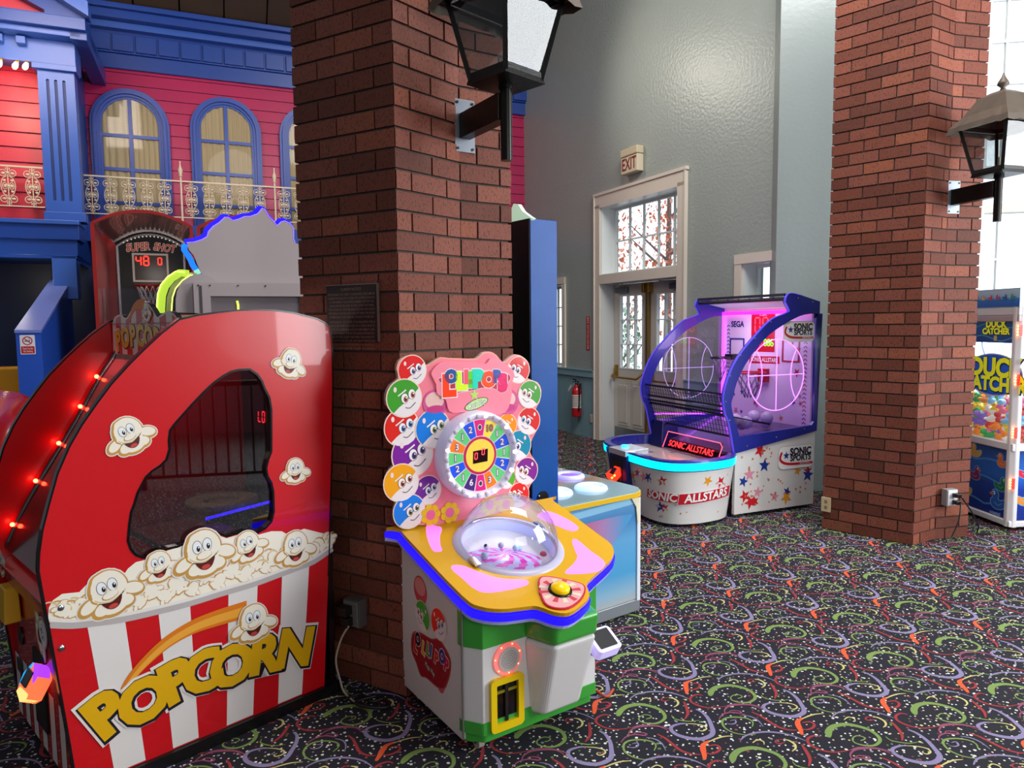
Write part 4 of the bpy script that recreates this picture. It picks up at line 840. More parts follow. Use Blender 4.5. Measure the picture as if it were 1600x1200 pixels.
# marquee sign across the top front
mq = [(-.355, 1.442), (.355, 1.442), (.355, 1.59), (.33, 1.615), (.27, 1.632), (.20, 1.622), (.16, 1.612), (.13, 1.63), (.08, 1.662), (.0, 1.675), (-.08, 1.662), (-.14, 1.628), (-.18, 1.612), (-.24, 1.628), (-.31, 1.618), (-.345, 1.59)]
Q = (-.02); c = MB(); Fq = FY(Q); mqs = smooth(mq[2:], 3, False); mo = [mq[0], mq[1]] + mqs
c.prism(Fq, mo, -.02, 0, M('#e0d6cc', .3), side=M('#1a1a1a', .2)); c.build('marquee', PO)
c = MB()
for k in range(6):
    a, b_ = -.30+k*.12, -.24+k*.12; zt = lambda x: max([v for u, v in [min(mqs, key=lambda q: abs(q[0]-x))]])-.008
    c.flat(Fq, [(a, 1.444), (b_, 1.444), (b_, zt(b_)), ((a+b_)/2, zt((a+b_)/2)), (a, zt(a))], .0006, prd)
sm = smooth([(-.14, 1.59), (-.10, 1.64), (-.03, 1.665), (.04, 1.66)], 4, False); c.ribbon(Fq, sm, [.01+.04*i/len(sm) for i in range(len(sm))], .001, org)
c.build('marquee_stripes', PO)
sp = [(-.275, 1.515), (-.19, 1.53), (-.105, 1.537), (-.02, 1.537), (.065, 1.532), (.15, 1.525), (.24, 1.515)]
popcorn_letters(PO, Fq, sp, (14, 8, 4, 0, -4, -8, -10), .112, .0014)
puff(PO, 'popcorn_sticker', Fq, .06, 1.628, .045, .1, .0032)
c = MB(); c.ball((.03, Q-.006, 1.462), .008, chrome, 10, 6); c.build('dome_bolt', PO)
# front fittings
t = MB(); t.hexa([(-.30, -.50, .47), (-.17, -.50, .47), (-.17, -.445, .47), (-.30, -.445, .47), (-.28, -.49, .60), (-.19, -.49, .60), (-.19, -.445, .60), (-.28, -.445, .60)], mat('yellow_cup_plastic', '#d7a210', .35)); t.build('yellow_lever_cup', PO, .004)
t = MB(); t.cyl((-.36, -.50, .53), (-.27, -.50, .53), .009, .009, black, 10); t.build('lever_rod', PO)
puff(PO, 'popcorn_sticker', FY(-.4425), .10, .50, .085, -1.1, .001); puff(PO, 'popcorn_sticker', FY(-.4425), -.33, .66, .06, .6, .024)
t = MB(); t.cyl((-.21, -.442, .40), (-.21, -.446, .40), .035, .035, black, 24); t.build('speaker_hole', PO)
t = MB(); t.box(-.30, -.22, -.446, -.44, .24, .29, M('#16201c', .3)); t.build('coin_slot', PO)
t = MB(); t.box(-.02, .12, -.45, -.44, .14, .42, black); t.build('reader_mount', PO)
t = MB(); hx = [(.05, .30), (.08, .21), (.20, .19), (.26, .23), (.26, .34), (.20, .385), (.10, .375)]; Fh = lambda u, v, n=0: Fh0((u-.155)*.62, (v-.29)*.62, n*.8); Fh0 = frame((.14, -.50, .365), (1, 0, 0), (0, .5, .87))
t.prism(Fh, hx, -.06, 0, glow('#ff7a4a', .9)); t.prism(Fh, [(.05, .30), (.07, .24), (.12, .375), (.10, .375)], -.05, .001, glow('#1aa8ff', 1.1)); t.prism(Fh, [(.12, .378), (.20, .386), (.26, .34), (.24, .30)], -.05, .0012, glow('#a03aff', 1.3)); t.prism(Fh, [(.08, .21), (.20, .19), (.26, .23), (.25, .25), (.10, .24)], -.05, .0012, glow('#ffd27a', 1.2)); t.build('card_reader_shell', PO, .006)
t = MB(); t.prism(Fh, rrect(.095, .19, .26, .345, .006), .002, .008, M('#101626', .15)); t.build('card_reader_screen', PO)
# power cord and outlet behind
def outlet(name, label, loc, head, m1, m2):
    t = thing(name, label, 'outlet', loc, head)
    c = MB(); c.box(-.045, .045, -.05, 0, -.06, .06, m1); c.box(-.04, .04, -.056, -.05, -.055, .055, m2); c.build('box', t, .004)
    for z in (.024, -.024):
        c = MB(); c.cyl((0, -.056, z), (0, -.06, z), .017, .017, m2, 14); c.build('socket', t)
    return t
ol = outlet('power_outlet', 'dusty grey outlet box on the dark side of the left brick pillar', (-.6785, 3.014, .335), 29.5, mat('dusty_grey_box', '#5a5652', .5, .3), M('#6a6560', .5))
c = MB(); c.box(-.02, .02, -.10, -.06, -.045, -.005, M('#15130f', .4)); c.box(-.03, .02, -.11, -.062, .005, .045, M('#15130f', .4)); c.build('plug', ol, .005)
c = MB(); c.tube(smooth([(-.705, 2.925, .30), (-.74, 2.93, .24), (-.765, 2.93, .15), (-.75, 2.93, .06), (-.72, 2.90, .012), (-.62, 2.80, .008), (-.55, 2.79, .008)], 6, False), .0045, M('#a59c88', .5), 8); o = c.build('extension_cord'); tag(o, 'pale grey cord drooping from the pillar outlet to the carpet behind the popcorn game', 'cord')
c = MB(); c.tube(smooth([(-.72, 2.85, .01), (-.66, 2.90, .012), (-.6, 2.84, .01), (-.55, 2.86, .012), (-.52, 2.80, .01), (-.6, 2.78, .02), (-.66, 2.82, .02), (-.58, 2.87, .02)], 5, False), .007, M('#0f0d0d', .5), 6); o = c.build('extension_cord'); tag(o, 'black cord bunched on the carpet at the foot of the left pillar', 'cord')

# ================================================================== LOLLIPOP MACHINE
LO = thing('lollipop_game', 'white and green lollipop wheel game with clear dome and candy faced back board', 'arcade game', (-.079, 2.836, 0), -34)
lw = mat('milk_white_plastic', '#dedcdb', .3, coat=.2); lg = mat('leaf_green_plastic', '#3fa33c', .3, coat=.3); ly = mat('mustard_yellow_deck', '#dca60c', .3, coat=.3)
c = MB()
body = [(-.24, -.29), (.29, -.29), (.29, .28), (-.29, .28), (-.29, -.22)]
def pz(zb, zt, pts, m, cc): cc.prism(FZ(0), pts, zb, zt, m)
for zb, zt, m_ in ((.12, .41, lw),): pz(zb, zt, body, m_, c)
c.hexa([(-.289, -.22, .05), (.289, -.22, .05), (.289, .28, .05), (-.289, .28, .05), (-.289, -.22, .56), (.289, -.22, .56), (.289, .28, .70), (-.289, .28, .70)], lw)
c.build('cabinet', LO, .003)
c = MB(); pz(.41, .555, [(-.242, -.295), (.292, -.295), (.292, -.2), (-.292, -.2), (-.292, -.225)], lg, c); c.build('green_top_band', LO, .003)
c = MB(); pz(.045, .12, [(-.225, -.275), (.28, -.275), (.28, -.2), (-.28, -.2), (-.28, -.215)], lg, c); pz(.085, .13, [(-.242, -.295), (.292, -.295), (.292, -.2), (-.292, -.2), (-.292, -.225)], lg, c); c.build('green_base_band', LO, .008)
def bulge(z, hw0, hw1, d): return [(.085-hw0, -.285, z), (.085-hw1, -.285-d, z), (.085+hw1, -.285-d, z), (.085+hw0, -.285, z)]
c = MB(); c.hexa(bulge(.10, .12, .085, .05)+bulge(.405, .145, .10, .139), lw); c.build('chute_column', LO, .018, 4)
c = MB(); c.hexa(bulge(.405, .145, .10, .14)+bulge(.495, .15, .105, .15), lg); c.build('green_column_top', LO, .018, 4)
c = MB(); c.box(-.294, -.288, -.235, -.229, .06, .55, M('#7d7a78', .5)); c.build('door_seam', LO)
# sloping deck
SL = .26; th = math.atan(SL); TB = frame((0, 0, .65), (1, 0, 0), (0, cos(th), sin(th)))
deck = smooth([(-.285, .30), (-.30, .27), (-.30, .1), (-.29, -.24), (-.265, -.32), (-.20, -.365), (-.12, -.385), (-.07, -.40), (-.03, -.455), (.02, -.478), (.10, -.455), (.155, -.425), (.18, -.385), (.215, -.345), (.40, -.26), (.47, -.205), (.50, -.14), (.50, -.05), (.50, .27), (.48, .30)], 3)
hole = ell(.067, .0, .20, .20, 40)
c = MB(); c.prism(TB, deck, -.002, .014, ly, [hole]); c.build('yellow_deck', LO)
c = MB(); c.prism(TB, grow(deck, .008), -.034, -.008, glow('#1c10ff', 1.5), [hole]); c.build('blue_light_rim', LO); c = MB(); c.prism(TB, grow(deck, .004), -.05, -.034, M('#b8b8e6', .3), [hole]); c.build('deck_underside', LO)
pinkglow = [mat('lit_pink_panel', '#e58ae8', .3, em='#d765e8', es=1.0), mat('lit_pink_rim', '#f08ac8', .3, em='#ff7ab8', es=.9)]
for pts in ([(-0.174,0.262),(-0.146,0.236),(-0.133,0.224),(-0.145,0.196),(-0.172,0.161),(-0.203,0.098),(-0.215,0.060),(-0.231,0.056),(-0.245,0.075),(-0.217,0.177)], [(-0.232,-0.062),(-0.212,-0.060),(-0.187,-0.080),(-0.164,-0.121),(-0.129,-0.174),(-0.083,-0.214),(-0.021,-0.242),(-0.016,-0.263),(-0.042,-0.274),(-0.121,-0.273),(-0.202,-0.255),(-0.227,-0.209),(-0.232,-0.152),(-0.240,-0.091)], [(0.349,-0.077),(0.373,-0.070),(0.369,-0.160),(0.372,-0.248),(0.340,-0.285),(0.280,-0.302),(0.183,-0.277),(0.170,-0.259),(0.238,-0.225),(0.289,-0.188),(0.314,-0.139)], [(.33, .16), (.40, .19), (.44, .12), (.45, .02), (.40, .00), (.36, .08)]):
    p = smooth(pts, 3); c = MB(); c.flat(TB, grow(p, .004) if len(pts) else p, .0145, pinkglow[1]); c.flat(TB, grow(p, -.003), .0152, pinkglow[0]); c.build('lit_pink_panel', LO)
# dome ring, bowl, turntable
def TR(cx, cy): 
    return lambda u, v, n=0: TB(cx+u, cy+v, n)
ringm = mat('pearl_grey_ring', '#b9b6cf', .3); c = MB(); c.lathe([(.195, .0), (.197, .022), (.205, .026), (.228, .022), (.234, .014)], ringm, 48, F=TR(.067, 0)); c.build('dome_ring', LO)
bowl = mat('bowl_lit_white', '#c8cdec', .35, em='#98a8ff', es=.22); c = MB(); c.lathe([(.196, .015), (.190, -.02), (.185, -.10), (.0, -.115)], bowl, 48, F=TR(.067, 0)); c.build('bowl', LO)
c = MB(); pk1, pk2, pk3 = M('#d81cb0', .3, em='#e020b8', es=.22), M('#c9cdf0', .3, em='#aab0ff', es=.15), M('#e868c8', .3, em='#f060c8', es=.18); TT = frame(TB(.025, -.04, -.012), (1, 0, -.10), (0, 1, .03))
for i in range(18):
    for j, (r0, r1) in enumerate(((.0, .03), (.03, .058), (.058, .086), (.086, .112), (.112, .136), (.136, .155))):
        a0, a1 = 2*PI*i/18+j*.12, 2*PI*(i+1)/18+j*.12; m_ = pk2 if (i+j) % 2 else (pk1 if j % 2 else pk3)
        c.add([TT(r0*cos(a0), r0*sin(a0), .018-.9*r0*r0), TT(r1*cos(a0-.12), r1*sin(a0-.12), .018-.9*r1*r1), TT(r1*cos(a1-.12), r1*sin(a1-.12), .018-.9*r1*r1), TT(r0*cos(a1), r0*sin(a1), .018-.9*r0*r0)], [(0,1,2,3)], m_)
c.build('checked_turntable', LO)
c = MB(); p = TT(-.05, .06, .03)
c.ball(p, .014, M('#dfe3f0', .3), 12, 8); c.ball(TT(-.055, .058, .034), .009, black, 8, 6); c.ball(TT(.02, .06, .03), .013, mat('holed_ball', '#b8bccc', .4, noise=.6, nscale=120), 12, 8); c.ball(TT(.06, .01, .03), .014, M('#bfe6ee', .2), 12, 8); c.ball(TT(-.11, -.02, .02), .016, M('#c4e4f0', .2), 12, 8); c.ball(TT(.09, .03, .02), .014, M('#b8dcf2', .2), 12, 8); c.build('rolling_balls', LO)
c = MB(); c.ball(TB(.21, -.06, -.03), .016, M('#e05a78', .3), 12, 8); c.tube([TB(.21, -.06, -.04), TB(.19, -.10, -.07)], .003, white, 6); c.build('lollipop_prize', LO)
c = MB(); c.lathe([(.196+.0, .022)] + [(.205*cos(a), .022+.205*sin(a)) for a in [PI/2*i/14 for i in range(14)]] + [(.004, .227)], glassy('clear_dome_acrylic', '#f4f4ff', .11, .03), 48, F=TR(.067, 0)); c.build('clear_dome', LO)
c = MB()
for a in (200, 20): 
    u, v = .067+.222*cos(R(a)), .222*sin(R(a)); fr_ = rrect(u-.014, u+.014, v-.03, v+.03, .004); c.prism(TB, fr_, .022, .028, chrome)
c.build('dome_hinge', LO)
# button console
BT = lambda u, v, n=0: TB(u, v, n+.015); con = [(-.04, -.40), (-.02, -.445), (.03, -.462), (.10, -.44), (.155, -.40), (.175, -.36), (.14, -.315), (.08, -.265), (.04, -.26), (.0, -.31)]
con = smooth(con, 3); c = MB(); c.prism(BT, con, -.002, .006, mat('console_red_edge', '#c21f3a', .3)); c.flat(BT, grow(con, -.006), .0065, M('#e9a3a8', .35)); 
for i in range(12): a = i*PI/6+.1; c.flat(BT, [(.062, -.362), (.062+.085*cos(a), -.362+.075*sin(a)), (.062+.085*cos(a+.26), -.362+.075*sin(a+.26))], .007, M('#c9414e' if i % 2 else '#ddd3b8', .35))
c.build('console_plate', LO)
c = MB(); c.lathe([(0, .012), (.040, .012), (.044, .016), (.046, .006)], M('#15100c', .2), 28, F=lambda u, v, n=0: BT(.062+u, -.362+v, n)); c.build('button_collar', LO)
c = MB(); c.lathe([(.036, .010), (.036, .022), (.030, .030), (.0, .036)], mat('yellow_dome_button', '#f0c400', .2, em='#f0c400', es=.25), 28, F=lambda u, v, n=0: BT(.062+u, -.362+v, n)); c.build('push_button', LO)
# front fittings
Ff = FY(-.2905)
c = MB(); o_ = rrect(-.215, -.07, .085, .285, .018); i_ = rrect(-.190, -.095, .115, .262, .004); c.prism(Ff, o_, -.004, .016, mat('signal_yellow_plastic', '#ecc80c', .3), [i_]); c.build('prize_door_frame', LO, .003)
c = MB(); c.flat(Ff, i_, .001, M('#0c0b0a', .15)); c.box(-.15, -.137, -.30, -.291, .115, .262, M('#3a3734', .2, metal=.6)); c.box(-.19, -.095, -.297, -.292, .225, .235, M('#8a7a10', .3)); c.build('prize_flap', LO)
c = MB(); c.prism(Ff, ell(-.135, .348, .062, .062, 32), -.002, .005, mat('red_lit_speaker_ring', '#e0a8a4', .3, em='#ff3020', es=.5), ()); c.prism(Ff, ell(-.13, .345, .046, .046, 28), .0, .008, M('#cfc6c2', .35)); 
for j, rr in enumerate((0, .008, .016, .024, .032)):
    for i in range(max(1, j*7)): a = 2*PI*i/max(1, j*7); c.flat(Ff, ell(-.13+rr*cos(a), .345+rr*sin(a), .0018, .0018, 6), .0085, M('#3a3636'))
c.build('speaker_grille', LO)
for i in range(7):
    a = 2*PI*i/7+.3; c = MB(); c.ball((-.135+.055*cos(a), -.296, .348+.055*sin(a)), .003, glow('#ff5a3a', 14), 6, 5); c.build('red_bulb', LO)
for x, y in ((-.22, -.22), (.24, -.20), (-.24, .22), (.24, .22)):
    c = MB(); c.cyl((x-.012, y, .026), (x+.012, y, .026), .026, .026, mat('caster_rubber', '#b6b0a4', .4), 18); c.build('caster_wheel', LO, .002); c = MB(); c.bar((x, y, .055), (x, y, .03), .034, .03, black); c.cyl((x-.016, y, .026), (x+.016, y, .026), .008, .008, chrome, 8); c.build('caster_fork', LO)
c = MB(); rd = frame((.262, -.375, .345), (1, 0, 0), (0, .86, .5)); c.prism(rd, rrect(-.055, .06, -.05, .055, .016), -.045, 0, mat('white_lit_reader', '#dcd6f0', .3, em='#bda8ff', es=.5)); c.box(.22, .285, -.36, -.28, .28, .32, M('#bfb9cc', .4)); c.build('card_reader', LO, .005)
c = MB(); c.prism(rd, rrect(-.04, .045, -.035, .045, .004), .0, .003, M('#0b0c10', .5)); c.build('card_reader_screen', LO)
# candy faced back board
bo = [(-0.228,1.447),(-0.268,1.445),(-0.296,1.426),(-0.305,1.395),(-0.299,1.358),(-0.333,1.334),(-0.353,1.297),(-0.352,1.253),(-0.324,1.219),(-0.351,1.198),(-0.356,1.157),(-0.342,1.117),(-0.316,1.085),(-0.318,1.054),(-0.310,1.019),(-0.342,0.993),(-0.361,0.959),(-0.364,0.922),(-0.351,0.884),(-0.320,0.853),(-0.331,0.822),(-0.319,0.783),(-0.291,0.752),(-0.143,0.727),(0.112,0.684),(0.321,0.678),(0.351,0.752),(0.340,0.796),(0.355,0.830),(0.392,0.873),(0.396,0.921),(0.360,0.970),(0.353,1.003),(0.369,1.049),(0.397,1.088),(0.407,1.135),(0.384,1.173),(0.410,1.213),(0.421,1.265),(0.399,1.305),(0.342,1.326),(0.344,1.375),(0.325,1.420),(0.273,1.437),(0.231,1.414),(0.207,1.404),(0.177,1.436),(0.144,1.453),(0.104,1.450),(0.071,1.426),(-0.005,1.429),(-0.067,1.433),(-0.104,1.437),(-0.140,1.420),(-0.182,1.405)]
bo = smooth(bo, 2); FB = FY(.24); c = MB(); c.prism(FB, bo, -.018, 0, mat('clear_pink_board', '#f2a893', .25, coat=.4), side=M('#c9beb0', .2)); c.flat(FB, grow(bo, -.006), .0006, mat('candy_board_salmon', '#e8788a', .3, noise=.15, nscale=8, em='#e8788a', es=.10)); c.build('back_board', LO)
def candy(parent, F, u, v, r, col, n, flip=1, kind=0, tilt=0.):
    c = MB(); base = mat('candy_'+col.strip('#'), col, .25, coat=.5, em=col, es=.12); wt = M('#efe6e6', .3); ink = M('#231a2a', .4)
    c.flat(F, ell(u, v, r, r, 28), n, M('#f6d9c8', .3)); c.flat(F, ell(u, v, r*.94, r*.94, 28), n+.0004, base)
    def L(x, y): x *= flip; return (u+(x*cos(tilt)-y*sin(tilt))*r, v+(x*sin(tilt)+y*cos(tilt))*r)
    c.flat(F, smooth([L(*p) for p in ((.95*cos(a), .95*sin(a)) for a in [R(-130+k*20) for k in range(9)])], 1)[:] + [L(.45, .1), L(.05, -.22), L(-.3, -.45)], n+.0008, wt)
    def E(x, y, a, b_, m_, o_): p = L(x, y); c.flat(F, ell(p[0], p[1], a*r, b_*r, 14), n+o_, m_)
    ir = M(['#5a3a8a', '#c0603a', '#2a6ab0', '#7a8a2a'][kind % 4], .3)
    for ex, ey in ((.02, -.02), (.42, .18)): E(ex, ey, .21, .27, ink, .0012); E(ex, ey, .19, .25, M('#f6f4f2', .3), .0014); E(ex+.05, ey-.04, .12, .16, ir, .0016); E(ex+.05, ey-.04, .07, .10, ink, .0018); E(ex+.08, ey+.03, .03, .04, M('#ffffff'), .002)
    c.ribbon(F, [L(-.35, .12), L(-.1, .28), L(.1, .42)], .07*r, n+.0014, wt); c.ribbon(F, smooth([L(.05, -.48), L(.3, -.52), L(.62, -.25)], 3, False), .04*r, n+.0014, ink)
    E(-.5, .45, .09, .14, M('#f6dcdc', .2), .0012)
    return c.build('candy_face', parent)
def q5(x, y): return x, y
cand = [([(-0.235,1.387),(-0.275,1.276),(-0.287,1.156),(-0.146,1.138),(-0.242,1.040),(-0.297,0.929),(-0.176,0.880),(-0.264,0.804),(0.293,1.366),(0.352,1.252),(0.347,1.129),(0.227,1.121),(0.289,1.022),(0.330,0.899),(0.224,0.877),(0.286,0.794)])][0]
cr = [105, 130, 130, 135, 155, 130, 105, 120, 100, 105, 105, 85, 115, 105, 75, 95]
cc_ = ['#d92222', '#3f9a2c', '#d8281e', '#1a78d8', '#7a2396', '#eda01a', '#6c2390', '#1a7ae0', '#d22323', '#4a9a38', '#d42a2a', '#e88a18', '#1c86a4', '#80268c', '#58a82c', '#d62a26']
for i, (p, r_, co) in enumerate(zip(cand, cr, cc_)): candy(LO, FB, p[0], p[1], r_/5*.00310, co, .0012+.0022*(i % 2), 1 if i < 8 else -1, i)
for p, sc_ in (([(-0.132,1.245)][0], 95), ([(0.232,1.225)][0], 95)):
    c = MB(); r_ = sc_/5*.0031; c.flat(FB, ell(p[0], p[1], r_, r_, 28), .0036, M('#d85a96', .25)); c.flat(FB, ell(p[0]-.004, p[1]+.012, r_*.75, r_*.6, 24), .004, M('#ecc0b8', .3)); c.flat(FB, ell(p[0], p[1]-.025, r_*.7, r_*.28, 20), .0044, M('#c83a80', .3)); c.build('pink_candy', LO)
for p in [(-0.166,0.774),(-0.074,0.770),(0.127,0.772),(0.215,0.762)]:
    c = MB()
    for k in range(7): a = 2*PI*k/7; c.flat(FB, ell(p[0]+.030*cos(a), p[1]+.030*sin(a), .017, .017, 12), .0050, M('#f2c51e', .3))
    c.flat(FB, ell(p[0], p[1], .030, .030, 16), .0052, M('#f2c51e', .3)); c.flat(FB, ell(p[0], p[1], .022, .022, 18), .0056, M('#ee6a9c', .3)); c.build('flower_print', LO)
# title plaque
tp = [(-0.153,1.368),(-0.138,1.393),(-0.108,1.414),(-0.066,1.419),(0.011,1.411),(0.046,1.411),(0.117,1.401),(0.136,1.423),(0.182,1.422),(0.209,1.397),(0.247,1.376),(0.265,1.344),(0.246,1.301),(0.250,1.269),(0.230,1.199),(0.178,1.172),(0.042,1.198),(-0.053,1.198),(-0.078,1.222),(-0.086,1.256),(-0.127,1.285),(-0.131,1.326)]
c = MB(); c.prism(FB, smooth(tp, 2), .004, .010, mat('pink_plaque', '#ee8296', .3, coat=.4, em='#ee8296', es=.12)); 
bl = [(-0.120,1.346),(-0.084,1.359),(-0.084,1.375),(-0.062,1.386),(-0.033,1.373),(0.002,1.370),(0.054,1.377),(0.135,1.366),(0.181,1.365),(0.199,1.351),(0.232,1.349),(0.241,1.329),(0.222,1.306),(0.222,1.279),(0.189,1.271),(0.157,1.291),(0.089,1.298),(0.062,1.292),(0.009,1.288),(-0.026,1.284),(-0.069,1.268),(-0.090,1.279),(-0.102,1.324)]
Fp2 = lambda u, v, n=0: FB(u, v, n+.010); c.flat(Fp2, smooth(grow(bl, .004), 2), .0004, M('#f6b8c0', .3)); c.flat(Fp2, smooth(bl, 2), .0008, M('#b5243e', .3)); c.build('title_plaque', LO)
c = MB(); pos = [(-0.072,1.312),(-0.060,1.352),(-0.012,1.329),(0.023,1.346),(0.036,1.332),(0.071,1.334),(0.128,1.329),(0.169,1.341),(0.199,1.312)]
for (u, v), ch, co, sz in zip(pos, ['L', 'O', 'L', 'L', 'I', 'P', 'O', 'P', 'S'], ['#ee3a10', '#1a4f8c', '#c6e61a', '#e05262', '#4cc82a', '#18c8b0', '#ee4a1a', '#2a52a0', '#d81a66'], [.115, .07, .095, .075, .085, .10, .085, .07, .095]):
    c.text(Fp2, ch, sz, u, v, .0012, M('#fbe9ea', .3), bold=.13); c.text(Fp2, ch, sz, u, v, .0018, M(co, .25, em=co, es=.25), bold=.09)
c.build('lettering', LO)
c = MB(); u, v = [(0.063,1.229)][0]; c.flat(Fp2, ell(u, v, .062, .022, 22, .28), .0010, M('#1c3a22', .3)); c.flat(Fp2, ell(u, v, .058, .019, 22, .28), .0014, M('#c6e49a', .3)); c.text(Fp2, 'Magic Play', .030, u, v-.001, .0019, M('#1c3a22', .4), bold=.05, rot=.22, xs=.72, shear=.2); c.text(Fp2, 'Magic Play', .030, u, v-.001, .0023, M('#e8f6e0', .3), bold=.01, rot=.22, xs=.72, shear=.2)
st = [(u-.01+.026*(1 if k % 2 == 0 else .42)*sin(k*PI/5), v+.04+.026*(1 if k % 2 == 0 else .42)*cos(k*PI/5)) for k in range(10)]; c.flat(Fp2, st, .0012, M('#b8e06a', .3)); c.build('star_logo', LO)
# number wheel
wu, wv = [(0.048,1.012)][0]
def WF(u, v, n=0): return (wu+u, .24-n, wv+v)
hub = mat('pearl_wheel_housing', '#d2cede', .3, coat=.3, em='#b8b0e8', es=.15)
c = MB(); c.lathe([(.190, .0), (.190, .045), (.186, .07), (.178, .080), (.170, .078), (.160, .066), (.158, .058)], hub, 56, F=WF); c.build('wheel_housing', LO)
fcup = mat('frosted_bulb_cup', '#a9a0b4', .25, em='#ffffff', es=.12)
for k in range(26): a = 2*PI*k/26; c = MB(); c.lathe([(.0, .085), (.008, .084), (.0105, .078), (.011, .07)], fcup if k % 3 else glow('#ffffff', .9), 10, F=lambda x, y, n=0, a=a: WF(.172*cos(a)+x, .172*sin(a)+y, n)); c.build('bulb_cup', LO)

nums = ['Q', '10', '1', '2', '1', '2', '1', '3', 'Q', '6', '1', '2', '1', '3', '1', '2']; wc = {'Q': '#d31c78', '10': '#e8d23a', '1': '#5cc070', '2': '#1a4fd8', '3': '#f0761a', '6': '#3a1a6e'}
c = MB(); c.flat(WF, ell(0, 0, .158, .158, 48), .0600, M('#f2e2e6', .3))
for k, nm in enumerate(nums):
    am = PI/2-2*PI*k/16; a0, a1 = am-PI/16+.018, am+PI/16-.018; c.flat(WF, [(.086*cos(a0), .086*sin(a0))] + [(.154*cos(a0+(a1-a0)*i/4), .154*sin(a0+(a1-a0)*i/4)) for i in range(5)] + [(.086*cos(a1), .086*sin(a1))], .0606, M(wc[nm], .3, em=wc[nm], es=.25))
    x, y = .122*cos(am), .122*sin(am)
    if nm == 'Q': c.flat(WF, ell(x, y, .011, .014, 12), .0612, M('#e8e2e6')); c.flat(WF, ell(x, y, .008, .010, 12), .0616, M('#2a3a3a'))
    else: c.text(WF, nm, .038, x, y, .0612, M('#5a3a6a'), bold=.09); c.text(WF, nm, .038, x, y, .0617, M('#f2e8ee' if nm != '10' else '#b8762a'), bold=.02)
c.build('number_disc', LO)
c = MB(); c.flat(WF, ell(0, 0, .082, .082, 40), .0612, M('#c81a5a', .3)); c.flat(WF, ell(0, 0, .071, .071, 40), .0618, mat('hub_yellow', '#ecc94a', .3, em='#ecc94a', es=.25)); c.build('wheel_hub', LO)
c = MB(); c.prism(WF, [(-.037, -.032), (.035, -.028), (.037, .026), (-.035, .022)], .0615, .064, M('#1c0508', .2)); led_digits(c, WF, '0', -.030, .0, .026, .0645, glow('#ff2a3a', 6), .1); led_digits(c, WF, '0', .006, .016, .026, .0645, glow('#ff2a3a', 6), .1); c.build('counter_display', LO)
# side decal
FLm = lambda u, v, n=0: (-.2895-n, u, v)
def SD(pts): return [(u, v) for u, v in pts]
sd = [(0.098,0.518),(0.082,0.417),(-0.056,0.433),(0.001,0.327),(-0.085,0.323),(-0.111,0.292),(0.025,0.222),(-0.061,0.192),(0.067,0.292),(0.102,0.211),(-0.121,0.314),(0.156,0.298)]
c = MB(); c.flat(FLm, ell(sd[0][0], sd[0][1], .058, .058, 24), .0008, M('#d84a58', .3)); c.flat(FLm, ell(sd[0][0], sd[0][1]+.015, .046, .036, 20), .0014, M('#e89a90', .3))
hl = [(0.182,0.308),(0.122,0.340),(0.010,0.352),(-0.049,0.374),(-0.095,0.364),(-0.140,0.336),(-0.148,0.302),(-0.132,0.250),(-0.089,0.186),(-0.031,0.170),(0.058,0.170),(0.110,0.158),(0.150,0.196),(0.192,0.235)]
c.flat(FLm, smooth(hl, 3), .0010, M('#c8524a', .3)); hl2 = [(u*.94+sum(p[0] for p in hl)/len(hl)*.06, v*.94+sum(p[1] for p in hl)/len(hl)*.06) for u, v in hl]; c.flat(FLm, smooth(hl2, 3), .0016, M('#a81c2a', .3))
for p, r_, co in ((sd[7], .03, '#d85a6a'), (sd[9], .03, '#c83a50')): c.flat(FLm, ell(p[0], p[1], r_, r_, 18), .0013, M(co, .3))
for (p, ch, co, sz) in zip([(0.147,0.267),(0.126,0.304),(0.078,0.284),(0.037,0.294),(0.012,0.299),(-0.031,0.288),(-0.079,0.312),(-0.111,0.292)], 'LOLLIPOPS', ['#c81a1a', '#151c3a', '#e0b41a', '#58a03a', '#1a5ab0', '#d83a1a', '#2a3a9a', '#d81a4a'], [.07]*8):
    a_ = MB; Fm_ = lambda u, v, n=0: (-.2895-n, -u, v)
    c.text(Fm_, ch, sz, -p[0], p[1], .0022, M('#f2d8d0', .3), bold=.12, rot=-.25, xs=.8); c.text(Fm_, ch, sz, -p[0], p[1], .0027, M(co, .3), bold=.07, rot=-.25, xs=.8)
p = sd[6]; Fm_ = lambda u, v, n=0: (-.2895-n, -u, v); c.text(Fm_, 'Magic Play', .028, -p[0], p[1], .0022, M('#1c2a22', .3), bold=.06, rot=-.2, xs=.7); c.text(Fm_, 'Magic Play', .028, -p[0], p[1], .0026, M('#e8eee0', .3), rot=-.2, xs=.7)
c.build('side_decal', LO)
for p, co, fl_ in ((sd[1], '#3f8a2c', 1), (sd[2], '#cc2a1e', -1)): candy(LO, FLm, p[0], p[1], .064, co, .0018, fl_, 1 if fl_ == 1 else 2)

